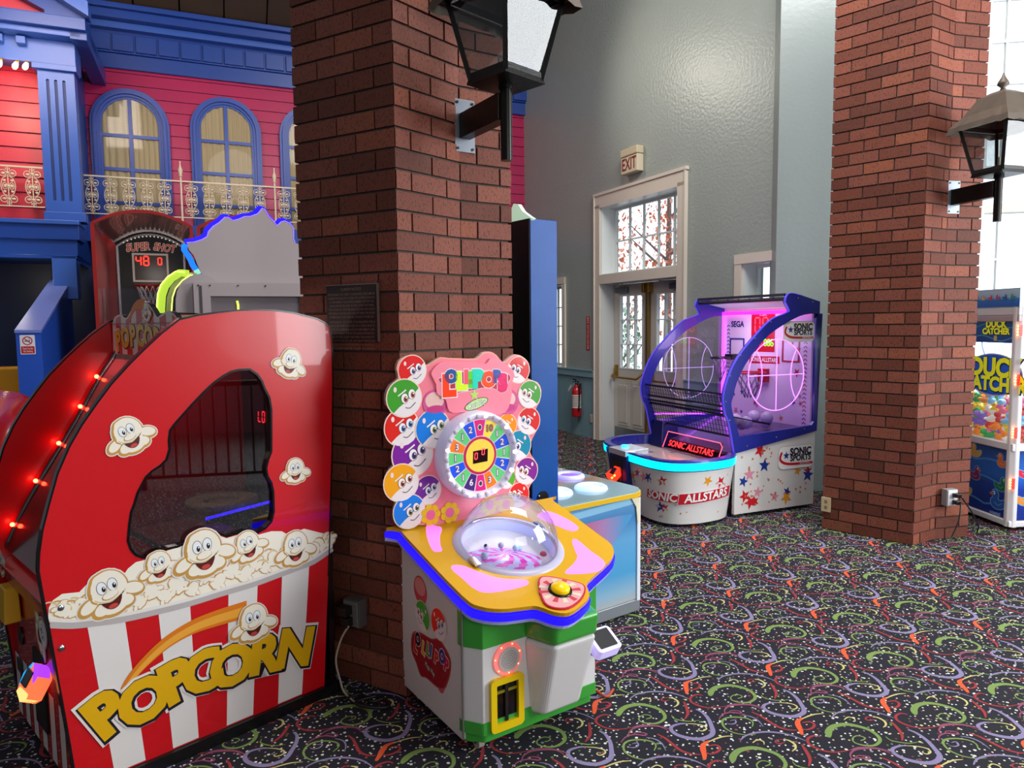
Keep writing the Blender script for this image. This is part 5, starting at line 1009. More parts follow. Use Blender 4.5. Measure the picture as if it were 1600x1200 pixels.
# ================================================================== TALL BLUE CABINET + LIT TABLE (beach game)
MI = thing('table_game', 'low beach coloured arcade table with glowing pads joined to a tall blue cabinet', 'arcade game', (.1668, 3.8516, 0), 54.5)
bl_ = mat('satin_blue_vinyl', '#0a4a96', .38, noise=.25, nscale=5, bump=.08, bscale=18, spec=.25)
c = MB(); c.box(-.375, .372, -.365, -.205, 0, 2.06, M('#050506', .4)); c.build('tall_cabinet', MI, .003)
c = MB(); c.box(.370, .378, -.362, -.203, .02, 2.058, bl_); c.build('blue_side_skin', MI, .002)
c = MB(); c.cyl((.379, -.30, .735), (.382, -.30, .735), .034, .034, M('#08080a', .3), 22); c.ball((.384, -.275, .72), .005, M('#dfe8f0'), 8, 6); c.ball((.384, -.325, .75), .004, M('#dfe8f0'), 8, 6); c.build('lock_knob', MI)
c = MB(); FT = FX(.30); tpz = [(-.365, 2.055), (-.365, 2.16), (-.345, 2.175), (-.325, 2.16), (-.30, 2.12), (-.27, 2.10), (-.25, 2.07), (-.25, 2.055)]
Ft = lambda u, v, n=0: (u*1.0, -.36-n, v)
tp_ = [(0.245,2.144),(0.281,2.136),(0.316,2.099),(0.370,2.068),(0.395,2.056),(0.370,2.048),(0.233,2.050),(0.185,2.070)]; c.prism(Ft, tp_, -.02, 0, mat('mint_lit_acrylic', '#c9e6cf', .3, em='#bfe8cc', es=.6)); c.build('mint_topper', MI)
def ramp(name, stops, axis=2, lo=0, hi=1, rough=.3, noise=.0):
    m = bpy.data.materials.new(name); m.use_nodes = True; nt = m.node_tree; b = nt.nodes['Principled BSDF']; b.inputs['Roughness'].default_value = rough; b.inputs['Coat Weight'].default_value = .3
    tc = nt.nodes.new('ShaderNodeTexCoord'); sp = nt.nodes.new('ShaderNodeSeparateXYZ'); nt.links.new(tc.outputs['Object'], sp.inputs[0]); mr = nt.nodes.new('ShaderNodeMapRange'); nt.links.new(sp.outputs[axis], mr.inputs[0]); mr.inputs[1].default_value = lo; mr.inputs[2].default_value = hi
    ns = nt.nodes.new('ShaderNodeTexNoise'); ns.inputs['Scale'].default_value = 7; nt.links.new(tc.outputs['Object'], ns.inputs['Vector']); ad = nt.nodes.new('ShaderNodeMath'); ad.operation = 'MULTIPLY_ADD'; nt.links.new(ns.outputs['Fac'], ad.inputs[0]); ad.inputs[1].default_value = noise; nt.links.new(mr.outputs[0], ad.inputs[2])
    r = nt.nodes.new('ShaderNodeValToRGB'); nt.links.new(ad.outputs[0], r.inputs[0]); e = r.color_ramp.elements
    e[0].position, e[0].color = stops[0][0], lin(stops[0][1]); e[1].position, e[1].color = stops[-1][0], lin(stops[-1][1])
    for p, c_ in stops[1:-1]: q = e.new(p); q.color = lin(c_)
    nt.links.new(r.outputs[0], b.inputs['Base Color']); return m
c = MB(); c.box(-.375, .365, -.205, .37, .06, .655, M('#b8c4d2', .4)); c.build('table_cabinet', MI, .004)
c = MB(); side = mat('sky_side_art', '#5c9fce', .3, coat=.3)
c.box(.364, .371, -.205, .362, .08, .65, ramp('beach_side_art', [(0, '#b8b2a8'), (.12, '#8fb6cc'), (.3, '#4a9fd2'), (.6, '#5fa4d4'), (.8, '#3f7fb8'), (1, '#6aa8d8')], 2, .06, .66)); c.build('side_art', MI)
c = MB(); F3 = FX(.3712); c.flat(F3, smooth([(-.20, .53), (-.1, .55), (.1, .56), (.28, .555), (.30, .53), (.10, .36), (-.02, .30), (-.2, .25)], 3), .0004, ramp('pink_sunset_art', [(0, '#b84a6a'), (.35, '#c8506c'), (.7, '#a882b4'), (1, '#4d98cc')], 1, -.22, .28, noise=.1)); 
c.ribbon(F3, [(-.2, .60), (.35, .625)], .035, .0004, M('#8cc4e4', .3)); c.build('sunset_art', MI)
c = MB(); c.box(.366, .378, .345, .368, .07, .64, M('#dfe6ee', .3)); c.build('corner_trim', MI); c = MB(); c.box(-.37, .374, -.20, .37, .012, .075, M('#9aa0a8', .35, metal=.5)); c.build('metal_plinth', MI, .002)
c = MB(); Fz = FZ(0); tt = rrect(-.40, .40, -.6, .40, .09, 7); tt = [(u, max(v, -.203)) for u, v in tt]; c.prism(Fz, tt, .648, .672, mat('yellow_edge_moulding', '#dfb31e', .3)); c.build('yellow_edge', MI, .004)
c = MB(); c.prism(Fz, [(u*.985, v*.985 if v > 0 else v) for u, v in tt], .672, .682, ramp('beach_top_art', [(0, '#b08a6a'), (.3, '#8a6a58'), (.42, '#5a8a94'), (.55, '#7fa0a8'), (.7, '#9c7a60'), (1, '#86a8b4')], 0, -.4, .4, .18, .5)); c.build('table_top', MI)
for (x, y), co, s_ in (((.20, .17), '#8fc8ff', 2.2), ((-.10, .27), '#5a3cff', 2.4), ((.17, -.05), '#a8d8ff', 2.0), ((-.2, .0), '#8fc8ff', 2.0)):
    c = MB(); fr = lambda u, v, n=0, x=x, y=y: (x+u, y+v, .682+n)
    c.lathe([(.092, 0), (.088, .012), (.075, .02), (.058, .012), (.055, .006)], mat('pad_ring', '#c8cdf0', .2, em=co, es=s_*.45), 30, F=fr); c.lathe([(.056, .006), (.05, .010), (0, .012)], glow(co, s_), 30, F=fr); c.build('light_pad', MI)
c = MB(); c.prism(FX(.378), [(.30, .64), (.362, .64), (.362, .50), (.345, .50), (.335, .59)], -.004, .002, M('#e6ddc0', .35)); c.build('corner_bracket', MI)

# ================================================================== SEGA HOOP GAME
BB = thing('basketball_game', 'white and blue hoop game with purple lit sides, beside the right brick pillar', 'arcade game', (1.466, 6.092, 0), 67)
bw = mat('white_vinyl_cabinet', '#dcdad8', .3, coat=.3); bb = mat('ultramarine_frame', '#20298a', .3, coat=.3); cy = glow('#00c8ff', 2.6); pv = glow('#b43cff', 4); neon = glow('#c860ff', 5)
seam = (.09, .525)
lowside = [(0.087,0.524),(0.553,0.586),(1.026,0.625)]
c = MB()
for s_ in (-1, 1):
    F = FX(.575) if s_ == 1 else FXm(-.575)
    c.prism(F, [(.09, .03), (.93, .03), (.93, .655), (.09, .525)], -.03, 0, bw)
c.box(-.56, .56, .90, .93, .03, 1.7, bw); c.build('cabinet', BB)
arch = [(0.073,0.532),(0.018,0.772),(-0.022,0.856),(-0.042,0.958),(-0.035,1.029),(-0.013,1.098),(0.047,1.227),(0.133,1.336),(0.246,1.445),(0.348,1.535),(0.439,1.596),(0.531,1.626),(0.591,1.647),(0.611,1.659),(0.589,1.698),(0.568,1.735),(0.587,1.786),(0.634,1.802),(0.730,1.787)]
inn = [(0.122,0.662),(0.081,0.778),(0.047,0.872),(0.037,0.934),(0.052,0.984),(0.087,1.094),(0.161,1.224),(0.274,1.353),(0.402,1.463),(0.547,1.544),(0.721,1.615),(0.873,1.636),(0.972,1.635)]
arch2 = arch + [(.94, 1.745), (.94, .60), (.40, .60)]
innr = inn + [(.90, 1.60), (.905, .735), (.88, .705)]
arch = smooth(arch, 3, False); inn = smooth(inn, 3, False); innr = inn + [(.90, 1.60), (.905, .735), (.88, .705)]
arch2 = arch + [(.94, 1.735), (.94, .655), (.09, .53)]
for s_ in (1, -1):
    F = FX(.585) if s_ == 1 else (lambda u, v, n=0: (-.585-n, u, v))
    c = MB(); c.prism(F, arch2, -.03, 0, bb, [innr]); c.strip(F, arch, .004, -.018, .002, glow('#5a48e8', .5)); c.build('side_frame', BB)
    c = MB(); c.flat(F, innr, -.015, glassy('clear_side_acrylic', '#ece4f8', .10, .04)); c.build('side_window', BB)
    c = MB(); nm_, nr_ = (glow('#cc70ff', 3) if s_ == 1 else glow('#d8b8ff', 1.1)), (.0034 if s_ == 1 else .0024); c.tube([F(.50+.29*cos(2*PI*i/48), 1.14+.29*sin(2*PI*i/48), -.010) for i in range(48)], nr_, nm_, 6, True); c.build('neon_ball_outline', BB); nb_ = c
    for arc_ in ([(.50+.0*cos(a), 1.14+.29*sin(a)) for a in [R(-90+18*k) for k in range(11)]], [(.21+.58*k/10, 1.14) for k in range(11)], [(.22+.13*cos(a), 1.14+.24*sin(a)) for a in [R(-54+10.8*k) for k in range(11)]], [(.78-.13*cos(a), 1.14+.24*sin(a)) for a in [R(-54+10.8*k) for k in range(11)]]):
        c = MB(); c.tube([F(u, v, -.010) for u, v in arc_], nr_*.9, nm_, 6); c.build('neon_seam', BB)
    c = MB(); n_ = 0
    for u, v in ((.02, .8), (-.02, .95), (.02, 1.15), (.12, 1.31), (.26, 1.44), (.42, 1.57), (.56, 1.74), (.7, 1.76), (.86, 1.73), (.2, .58), (.5, .63), (.8, .68)): c.ball(F(u, v, .001), .006, silver, 8, 6)
    c.build('frame_bolts', BB)
# bowl front
rim = [(.585, .09), (.665, .0), (.71, -.12), (.725, -.26), (.715, -.40), (.67, -.52), (.58, -.60), (.44, -.635), (.25, -.64), (.0, -.63), (-.22, -.60), (-.42, -.53), (-.56, -.40), (-.63, -.22), (-.63, -.05), (-.585, .09)]
rs = smooth(rim, 3, False); k = len(rs)
def ringwall(z0, z1, i0, i1, m, cc, a=0, b_=0):
    def off(p, d): x, y = p; L = math.hypot(x, y+.2) or 1; return (x+x/L*d, y+(y+.2)/L*d)
    A = [off(p, a) for p in rs]; B = [off(p, b_) for p in rs]; vs = [(x, y, z0) for x, y in A] + [(x, y, z1) for x, y in B]
    cc.add(vs, [(i, i+1, k+i+1, k+i) for i in range(i0, i1)], m, True)
c = MB(); g0, g1 = 27, 31
ringwall(.03, .45, 0, g0, bw, c, -.07, -.012); ringwall(.03, .45, g1, k-1, bw, c, -.07, -.012); c.build('bowl_body', BB)
c = MB(); ringwall(.455, .515, 0, g0, cy, c, -.002, .004); ringwall(.455, .515, g1, k-1, cy, c, -.002, .004); ringwall(.445, .455, 0, k-1, bb, c, -.012, -.002); c.build('cyan_light_strip', BB)
c = MB(); ringwall(.515, .53, 0, k-1, bb, c, .004, -.004)
def off(p, d): x, y = p; L = math.hypot(x, y+.2) or 1; return (x+x/L*d, y+(y+.2)/L*d)
A = [off(p, -.004) for p in rs]; B = [off(p, -.065) for p in rs]; vs = [(x, y, .53) for x, y in A] + [(x, y, .53) for x, y in B]; c.add(vs, [(i, i+1, k+i+1, k+i) for i in range(k-1)], bb)
vs = [(x, y, .53) for x, y in B] + [(x, y, .44) for x, y in B]; c.add(vs, [(i, i+1, k+i+1, k+i) for i in range(k-1)], bb); c.build('blue_rim', BB)
c = MB(); B3 = [off(p, -.06) for p in rs]; c.prism(FZ(0), B3, .43, .442, mat('sticker_covered_deck', '#c9b8b0', .2, coat=.4)); c.build('deck', BB)
star = lambda u, v, r_, ro=0: [(u+r_*(1 if i % 2 == 0 else .42)*sin(i*PI/5+ro), v+r_*(1 if i % 2 == 0 else .42)*cos(i*PI/5+ro)) for i in range(10)]
rnd = random.Random(4); cols = ['#c81e28', '#1c3a8c', '#e09a28', '#dc8ca0']
c = MB()
for i in range(26): c.flat(FZ(.4425), star(rnd.uniform(-.5, .55), rnd.uniform(-.5, -.02), rnd.uniform(.018, .04), rnd.uniform(0, 6)), .0004, M(cols[i % 4], .3))
c.build('deck_stars', BB)
c = MB(); F = FX(.575)
for i in range(90):
    u, v = rnd.uniform(.15, .87), rnd.uniform(.09, .57)
    if v > .50+.15*(u-.09) or (u > .48 and .34 < v < .58): continue
    big = i < 22; c.flat(F, star(u, v, rnd.uniform(.045, .066) if big else rnd.uniform(.009, .016), rnd.uniform(0, 6)), .0005+.00003*i, M(cols[i % 4] if big else '#c87a50', .3))
c.build('side_stars', BB)
def curved(z, i_): pass
def BF(u, v, n=0):   # paper-like map on the curved bowl: u = arc length along the bowl from the seam
    L = 0; pts_ = [off(p, -.07+.058*(v-.03)/.42) for p in rs]; tgt = u
    for a, b_ in zip(pts_, pts_[1:]):
        d = math.hypot(b_[0]-a[0], b_[1]-a[1])
        if L+d >= tgt or b_ is pts_[-1]:
            t_ = (tgt-L)/d; x, y = a[0]+(b_[0]-a[0])*t_, a[1]+(b_[1]-a[1])*t_; nx, ny = -(b_[1]-a[1])/d, (b_[0]-a[0])/d
            if nx*x+ny*(y+.2) < 0: nx, ny = -nx, -ny
            return (x+nx*n, y+ny*n, v)
        L += d
c = MB()
for i in range(40):
    u, v = rnd.uniform(.06, 1.15), rnd.uniform(.07, .40)
    if .22 < u < .98 and .17 < v < .33: continue
    big = i < 16; c.flat(BF, star(u, v, rnd.uniform(.036, .054) if big else rnd.uniform(.008, .014), rnd.uniform(0, 6)), .0010+.00003*i, M(cols[i % 4] if big else '#c87a50', .3))
c.build('bowl_stars', BB)
BFr = lambda u, v, n=0: BF(1.0-u, v, n)
def subrect(u0, u1, z0, z1, sl, m_, n, cc):
    N_ = 30
    for i in range(N_):
        a, b_ = u0+(u1-u0)*i/N_, u0+(u1-u0)*(i+1)/N_; za, zb_ = sl*(a-u0), sl*(b_-u0); cc.add([BFr(a, z0+za, n), BFr(b_, z0+zb_, n), BFr(b_, z1+zb_, n), BFr(a, z1+za, n)], [(0,1,2,3)], m_)
c = MB(); rdm = M('#c4182c', .3); whm = M('#f0eeec', .3)
subrect(.10, .40, .205, .285, -.02, whm, .003, c); subrect(.105, .395, .21, .28, -.02, rdm, .009, c); subrect(.38, .86, .185, .28, .06, whm, .011, c); subrect(.385, .855, .19, .275, .06, rdm, .014, c)
c.text(BFr, 'SONIC', .088, .25, .243, .013, whm, bold=.03, xs=.95, rot=-.02); c.text(BFr, 'ALLSTARS', .092, .62, .247, .018, whm, bold=.03, xs=.95, rot=.06); c.build('lettering_banner', BB)
def sports(F, u, v, s, nm):
    c = MB(); c.flat(F, rrect(u-.30*s, u+.34*s, v-.16*s, v+.16*s, .08*s), .0022, whm); c.strip(F, rrect(u-.30*s, u+.34*s, v-.16*s, v+.16*s, .08*s), .006*s, .002, .003, M('#b8aeb2', .3))
    c.text(F, 'SONIC', .135*s, u+.10*s, v+.07*s, .003, M('#14182c', .3), bold=.05, xs=.95); c.text(F, 'SPORTS', .115*s, u+.10*s, v-.02*s, .003, M('#14182c', .3), bold=.045, xs=.95)
    c.ribbon(F, smooth([(u-.24*s, v+.08*s), (u-.27*s, v-.01*s), (u-.2*s, v-.07*s), (u-.05*s, v-.095*s), (u+.32*s, v-.10*s)], 4, False), .035*s, .0034, rdm); c.text(F, 'BASKETBALL', .034*s, u+.18*s, v-.098*s, .0042, whm); c.flat(F, star(u-.16*s, v+.03*s, .06*s), .0034, M('#1c3a8c', .3)); return c.build(nm, BB)
sports(FX(.5755), .715, .45, .60, 'lettering_badge'); 
c = MB(); Fi = FX(.574); sports(Fi, .72, 1.49, .52, 'lettering_badge')
# card post in front
c = MB(); c.box(-.10, .16, -.66, -.53, .03, .50, mat('navy_post', '#1a1f60', .3)); c.hexa([(-.10, -.67, .49), (.16, -.67, .49), (.16, -.45, .50), (-.10, -.45, .50), (-.10, -.67, .535), (.16, -.67, .535), (.16, -.45, .545), (-.10, -.45, .545)], M('#c8ccd8', .2, metal=.4)); c.box(-.07, .10, -.664, -.66, .08, .46, M('#16161c', .3)); c.cyl((-.02, -.56, .54), (-.02, -.56, .556), .035, .03, glow('#38c8ff', 1.6), 18); c.build('card_post', BB, .004)
c = MB(); rq = frame((.02, -.70, .34), (1, 0, 0), (0, .6, .8)); c.prism(rq, [(-.09, -.03), (-.03, -.06), (.05, -.06), (.07, .0), (.05, .06), (-.03, .06)], -.035, 0, glow('#ff2a14', 2.2)); c.prism(rq, rrect(-.045, .02, -.015, .045, .005), 0, .003, M('#1a1216', .2)); c.ball(rq(.045, -.02, .0), .009, glow('#ffc040', 8), 8, 6); c.ball(rq(.03, -.045, .0), .009, glow('#ffb030', 8), 8, 6); c.build('card_reader', BB)
# back board
bk = mat('backboard_mauve', '#e2cfdf', .35, em='#b060d8', es=.12); Fb = FY(.895)
c = MB(); c.box(-.55, .55, .895, .90, .55, 1.66, bk)
for i in range(26):
    u, v = rnd.uniform(-.5, .5), rnd.uniform(.7, 1.6)
    if abs(u) < .28 and 1.0 < v < 1.6: continue
    c.flat(Fb, star(u, v, rnd.uniform(.02, .045), rnd.uniform(0, 6)), .0006+.00003*i, M(['#b8284a', '#22348c', '#d88a58', '#cf7aa8'][i % 4], .3))
for s_ in (-1, 1):
    for j in range(24):
        v = .70+j*.036; x = s_*.485; c.ribbon(Fb, [(x-.02, v), (x, v+.016), (x+.02, v)], .010, .0012, M('#28307c' if s_ < 0 else '#8a1a5a', .3))
c.text(Fb, 'SEGA', .075, -.36, 1.55, .0014, M('#14246c', .3), bold=.04); c.build('backboard', BB)
c = MB(); c.flat(Fb, rrect(-.17, .13, 1.30, 1.66, .01), .0016, rdm); led_digits(c, Fb, '09', -.12, 1.545, .13, .003, glow('#ff2034', 7)); led_digits(c, Fb, '000', -.14, 1.385, .055, .003, glow('#ff2034', 6)); led_digits(c, Fb, '086', .0, 1.385, .055, .003, glow('#50ff30', 6)); c.text(Fb, 'SCORE', .03, -.02, 1.635, .003, whm); c.flat(Fb, [(-.19, 1.19), (.19, 1.20), (.19, 1.265), (-.19, 1.255)], .0016, rdm); c.text(Fb, 'SONIC ALLSTARS', .055, 0, 1.228, .003, whm, bold=.02, xs=.8); c.build('score_display', BB)
for u0, u1, co in ((.22, .42, '#b8284a'), (-.46, -.26, '#22348c')):
    c = MB(); c.prism(Fb, rrect(u0, u1, 1.22, 1.42, .005), 0, .006, M(co, .3), [rrect(u0+.014, u1-.014, 1.234, 1.406, .004)]); c.build('target_frame', BB)
for hx, hy, hz, r_, co, nm in ((.02, .72, 1.12, .13, '#b8182c', 1), (-.36, .70, 1.24, .09, '#151520', 2)):
    c = MB(); c.tube([(hx+r_*cos(2*PI*i/26), hy+r_*sin(2*PI*i/26), hz) for i in range(26)], .009, M(co, .3), 6, True); c.box(hx-.05, hx+.05, hy+r_-.0, .895, hz-.09 if nm == 1 else hz-.02, hz+.03, M(co, .3)); c.build('hoop', BB)
    c = MB(); cm = M('#8a7ea0', .3, metal=.6)
    for i in range(11):
        for sg in (1, -1): c.tube([(hx+cos(2*PI*(i+sg*.4*j)/11)*(r_-.017*j), hy+sin(2*PI*(i+sg*.4*j)/11)*(r_-.017*j), hz-.045*j) for j in range(6)], .003, cm, 4)
    c.build('net', BB)
c = MB(); c.bar((-.545, .88, .60), (-.545, .88, 1.66), .018, .018, glow('#c83cff', 4)); c.build('purple_light_bar', BB); c = MB(); c.bar((-.54, .87, 1.655), (.54, .87, 1.655), .02, .03, glow('#ff2ad8', 1.8)); c.build('purple_light_bar', BB); c = MB(); c.bar((-.55, .84, .68), (-.55, .10, .72), .012, .012, pv); c.build('purple_light_bar', BB); c = MB(); c.bar((.55, .84, .66), (.55, .15, .62), .012, .012, glow('#6a3cff', 3)); c.build('purple_light_bar', BB)
c = MB()
for i in range(5):
    for j in range(2): pass
c.hexa([(-.55, .1, .50), (.55, .1, .50), (.55, .88, .66), (-.55, .88, .66), (-.55, .1, .52), (.55, .1, .52), (.55, .88, .68), (-.55, .88, .68)], mat('mauve_ball_ramp', '#5a4a7a', .3, coat=.4)); c.build('ball_ramp', BB)
c = MB(); c.hexa([(-.50, .0, .445), (-.30, .0, .445), (-.30, .2, .445), (-.50, .2, .445), (-.48, .04, .68), (-.34, .04, .68), (-.34, .2, .68), (-.48, .2, .68)], mat('navy_ball_feed', '#1c2058', .3)); c.build('ball_feeder', BB, .006)
c = MB(); gl = glassy('red_edge_acrylic', '#f0b8c0', .15, .05); c.add([(-.25, -.02, .46), (.50, -.02, .46), (.50, .04, .60), (-.25, .04, .60)], [(0,1,2,3)], gl); Fa = frame((0, -.021, .46), (1, 0, 0), (0, .06, .14))
c.strip(Fa, [(-.25, .0), (-.25, .15), (.46, .15), (.5, .12), (.5, 0)], .006, 0, .004, glow('#ff5a78', 2)); c.text(Fa, 'SONIC ALLSTARS', .075, .12, .05, .003, glow('#ff2a30', 3), xs=1.05, bold=.01); c.build('lit_acrylic_sign', BB)
# black wire mesh guards and roof mesh
def mesh_panel(name, P00, P10, P11, P01, nu, nv, m, r_=.0035, fr_=.012):
    c = MB(); P = [Vector(p) for p in (P00, P10, P11, P01)]
    f_ = lambda u, v: (P[0]*(1-u)+P[1]*u)*(1-v) + (P[3]*(1-u)+P[2]*u)*v
    for i in range(nu+1): c.bar(f_(i/nu, 0), f_(i/nu, 1), r_, r_, m, (0, 1, .01))
    for j in range(nv+1): c.bar(f_(0, j/nv), f_(1, j/nv), r_, r_, m, (0, .3, 1))
    for a, b_ in (((0, 0), (1, 0)), ((0, 1), (1, 1))): c.bar(f_(*a), f_(*b_), fr_, fr_*1.4, m, (0, .3, 1))
    return c.build(name, BB)
dk = mat('navy_black_mesh', '#11122c', .35)
mesh_panel('wire_guard', (-.56, .03, .90), (.56, .03, .90), (.56, .0, 1.0), (-.56, .0, 1.0), 30, 3, dk); mesh_panel('wire_guard', (-.56, .08, .66), (.56, .08, .66), (.56, .03, .86), (-.56, .03, .86), 30, 5, dk)
mesh_panel('wire_guard', (-.56, .05, .83), (.56, .05, .83), (.56, .45, .74), (-.56, .45, .74), 34, 10, dk, .004)
mesh_panel('roof_mesh', (-.56, .60, 1.765), (.56, .60, 1.765), (.56, .93, 1.70), (-.56, .93, 1.70), 60, 16, M('#a4a4b4', .35), .0035, .008)
mesh_panel('roof_mesh', (-.56, .585, 1.79), (.56, .585, 1.79), (.56, .60, 1.75), (-.56, .60, 1.75), 8, 2, dk, .004, .014)
# clear plastic bag of balls glimpsed inside
c = MB()
for i in range(7): a = rnd.uniform(0, 6); c.ball((.1+.25*rnd.random(), .35+.35*rnd.random(), .70+.05*rnd.random()), .055, mat('pale_ball', '#c8b8d8', .3), 14, 10)
c.build('mini_balls', BB)
for x, y in ((.5, .15), (.5, .85), (-.5, .85), (.3, -.3), (-.3, -.3)):
    c = MB(); c.cyl((x, y, 0), (x, y, .05), .022, .018, M('#6a5a50', .4, metal=.5), 12); c.build('levelling_foot', BB)

# ================================================================== DUCK CRANE
DU = thing('claw_game', 'white crane game full of colourful rubber ducks, standing at the far right', 'arcade game', (4.031, 5.558, 0), -3)
dw_ = mat('white_crane_frame', '#e2e0e2', .3, coat=.2); c = MB()
FLd = lambda u, v, n=0: (-.35-n, -u, v)     # left face: u runs toward the viewer
c.box(-.345, .345, -.345, .345, .05, .62, mat('deep_blue_cabinet', '#14327c', .4)); c.build('cabinet', DU)
for x, y in ((-.345, -.345), (.345, -.345), (-.345, .345), (.345, .345)):
    c = MB(); c.prism(FZ(0), [(x-.03, y+.03), (x-.03, y-.0), (x-.0, y-.03), (x+.03, y-.03), (x+.03, y+.03)], .03, 1.66, dw_); c.build('corner_post', DU, .006)
for za, zb_, mm in ((1.60, 1.66, dw_), (1.555, 1.60, M('#b8a8ac', .4)), (.60, .655, dw_), (.03, .075, dw_)):
    c = MB(); c.box(-.37, .37, -.37, .37, za, zb_, mm); c.build('frame_rail', DU, .006)
wave = ramp('water_art', [(0, '#0f2a86'), (.45, '#123a9e'), (.6, '#1d62c4'), (.8, '#1d5cb8'), (1, '#15418f')], 2, .07, .60)
c = MB(); c.flat(FLd, [(-.31, .08), (.31, .08), (.31, .60), (-.31, .60)], .0012, wave)
for v0, ph in ((.47, .3), (.33, 1.2), (.14, 2.4)):
    c.ribbon(FLd, [(u, v0+.028*abs(sin((u*9+ph)))) for u in [-.31+.62*i/40 for i in range(41)]], .014, .0018, M('#4a8fd0', .3))
c.text(FLd, 'coastal', .04, .20, .095, .002, M('#a8c8f0', .3), bold=.02); c.build('water_panel', DU)
def duck(name, F, u, v, s, col, n, fl=1, parent=DU):
    c = MB(); b_ = M(col, .3); ed = M('#7ab0e8', .3)
    def L(x, y): return (u+x*s*fl, v+y*s)
    o_ = smooth([L(*p) for p in ((-1, .15), (-.75, .25), (-.35, .1), (-.05, .2), (-.1, .55), (.1, .85), (.45, .85), (.62, .55), (.5, .25), (.72, .0), (.62, -.4), (.2, -.6), (-.4, -.55), (-.85, -.25))], 3)
    c.flat(F, grow(o_, .006*s/.08), n, ed); c.flat(F, o_, n+.0005, b_); c.flat(F, smooth([L(.55, .62), L(.92, .52), L(.6, .38)], 3), n+.0008, M('#e0722a', .3)); c.flat(F, ell(*L(.38, .62), .13*s, .15*s, 12), n+.001, M('#f2f2f2')); c.flat(F, ell(*L(.42, .6), .06*s, .08*s, 10), n+.0013, black)
    c.ribbon(F, smooth([L(-.5, -.05), L(-.1, -.3), (L(.3, -.1))], 3, False), .05*s, n+.0009, ed); return c.build(name, parent)
for u, v, s, col, fl in ((-.04, .53, .072, '#e8b23a', -1), (.25, .50, .070, '#e0762a', -1), (-.03, .35, .075, '#8c1f5a', 1), (.25, .32, .072, '#1f7a4a', 1), (-.16, .20, .10, '#dfae20', -1), (.22, .19, .095, '#2a62b8', -1)): duck('printed_duck', FLd, u, v, s, col, .0025, fl)
c = MB(); c.box(-.37, .37, -.37, .37, 1.66, 1.80, mat('header_sky', '#a9c4dc', .3)); hp = ramp('header_water', [(0, '#1a5cc0'), (.4, '#2a78d4'), (.55, '#9cc4e4'), (1, '#b8cfe0')], 2, 1.67, 1.79); c.flat(FLd, [(-.37, 1.665), (.37, 1.665), (.37, 1.79), (-.37, 1.79)], .021, hp); c.build('header', DU)
FLh = lambda u, v, n=0: (-.372-n, -u, v)
for i, col in enumerate(('#2f8a4a', '#e8b040', '#d82a48', '#c0406a', '#2a4a9a', '#3a9a5a')): duck('printed_duck', FLh, -.05+i*.075-.02, 1.735, .026, col, .003, -1 if i % 2 else 1)
c = MB(); c.flat(FLd, [(-.33, 1.395), (.33, 1.395), (.33, 1.59), (-.33, 1.59)], .0012, ramp('marquee_water', [(0, '#123c98'), (.5, '#1560b8'), (1, '#1878c4')], 2, 1.39, 1.6)); 
for v0, ph in ((1.53, .5), (1.43, 2.)): c.ribbon(FLd, [(u, v0+.02*sin(u*16+ph)) for u in [-.33+.66*i/30 for i in range(31)]], .008, .0016, M('#5ab0d8', .3))
def dtext(c, F, s_, size, u, v, n): 
    c.text(F, s_, size, u+.004, v-.004, n, M('#1a2a50', .3), bold=.09); c.text(F, s_, size, u, v, n+.0006, M('#e8ea20', .3, em='#e8ea20', es=.25), bold=.05)
dtext(c, FLd, 'DUCK', .075, .12, 1.535, .002); dtext(c, FLd, 'CATCHER', .062, .12, 1.48, .002); c.flat(FLd, ell(.12, 1.43, .018, .022, 12), .002, M('#e8d27a', .3)); c.build('marquee_panel', DU)
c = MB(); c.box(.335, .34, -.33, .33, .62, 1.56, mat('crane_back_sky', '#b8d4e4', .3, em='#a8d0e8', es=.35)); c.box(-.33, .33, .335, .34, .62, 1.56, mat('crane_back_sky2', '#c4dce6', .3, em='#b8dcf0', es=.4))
c.box(-.34, .34, -.34, .34, .60, .64, M('#8a8f98', .4)); c.build('inner_walls', DU)
c = MB(); FLg = lambda u, v, n=0: (-.343-n, -u, v)
c.flat(FLg, ell(.10, 1.15, .30, .16, 32), 0, mat('blue_oval', '#1d56c8', .3, em='#1d56c8', es=.2)); c.strip(FLg, ell(.10, 1.15, .30, .16, 33, 0, 0, 2*PI, True), .01, 0, .001, M('#e8f0f8', .3))
dtext(c, FLg, 'DUCK', .19, .12, 1.20, .0015); dtext(c, FLg, 'CATCHER', .145, .11, 1.075, .0015); c.build('window_lettering', DU)
c = MB(); gl = glassy('crane_window', '#f4fbff', .08, .03); c.flat(FLd, [(-.32, .65), (.32, .65), (.32, 1.39), (-.32, 1.39)], -.012, gl); c.build('side_window', DU); c = MB(); c.flat(FY(-.345), [(-.32, .65), (.32, .65), (.32, 1.56), (-.32, 1.56)], 0, gl); c.build('front_window', DU)
c = MB(); c.tube(smooth([(-.2, .2, 1.50), (-.24, .16, 1.36), (-.25, .05, 1.22), (-.25, -.06, 1.20), (-.24, -.16, 1.28), (-.22, -.22, 1.50)], 6, False), .009, M('#b8bcc4', .3, metal=.4), 8); c.box(-.2, -.05, -.3, -.15, 1.38, 1.52, M('#7a7f88', .3, metal=.6)); c.bar((-.12, -.22, 1.38), (-.12, -.22, 1.24), .015, .015, chrome)
for a in (0, 2.1, 4.2): c.tube([(-.12, -.22, 1.25), (-.12+.07*cos(a), -.22+.07*sin(a), 1.20), (-.12+.04*cos(a), -.22+.04*sin(a), 1.12)], .005, chrome, 6)
c.build('claw_and_cable', DU)
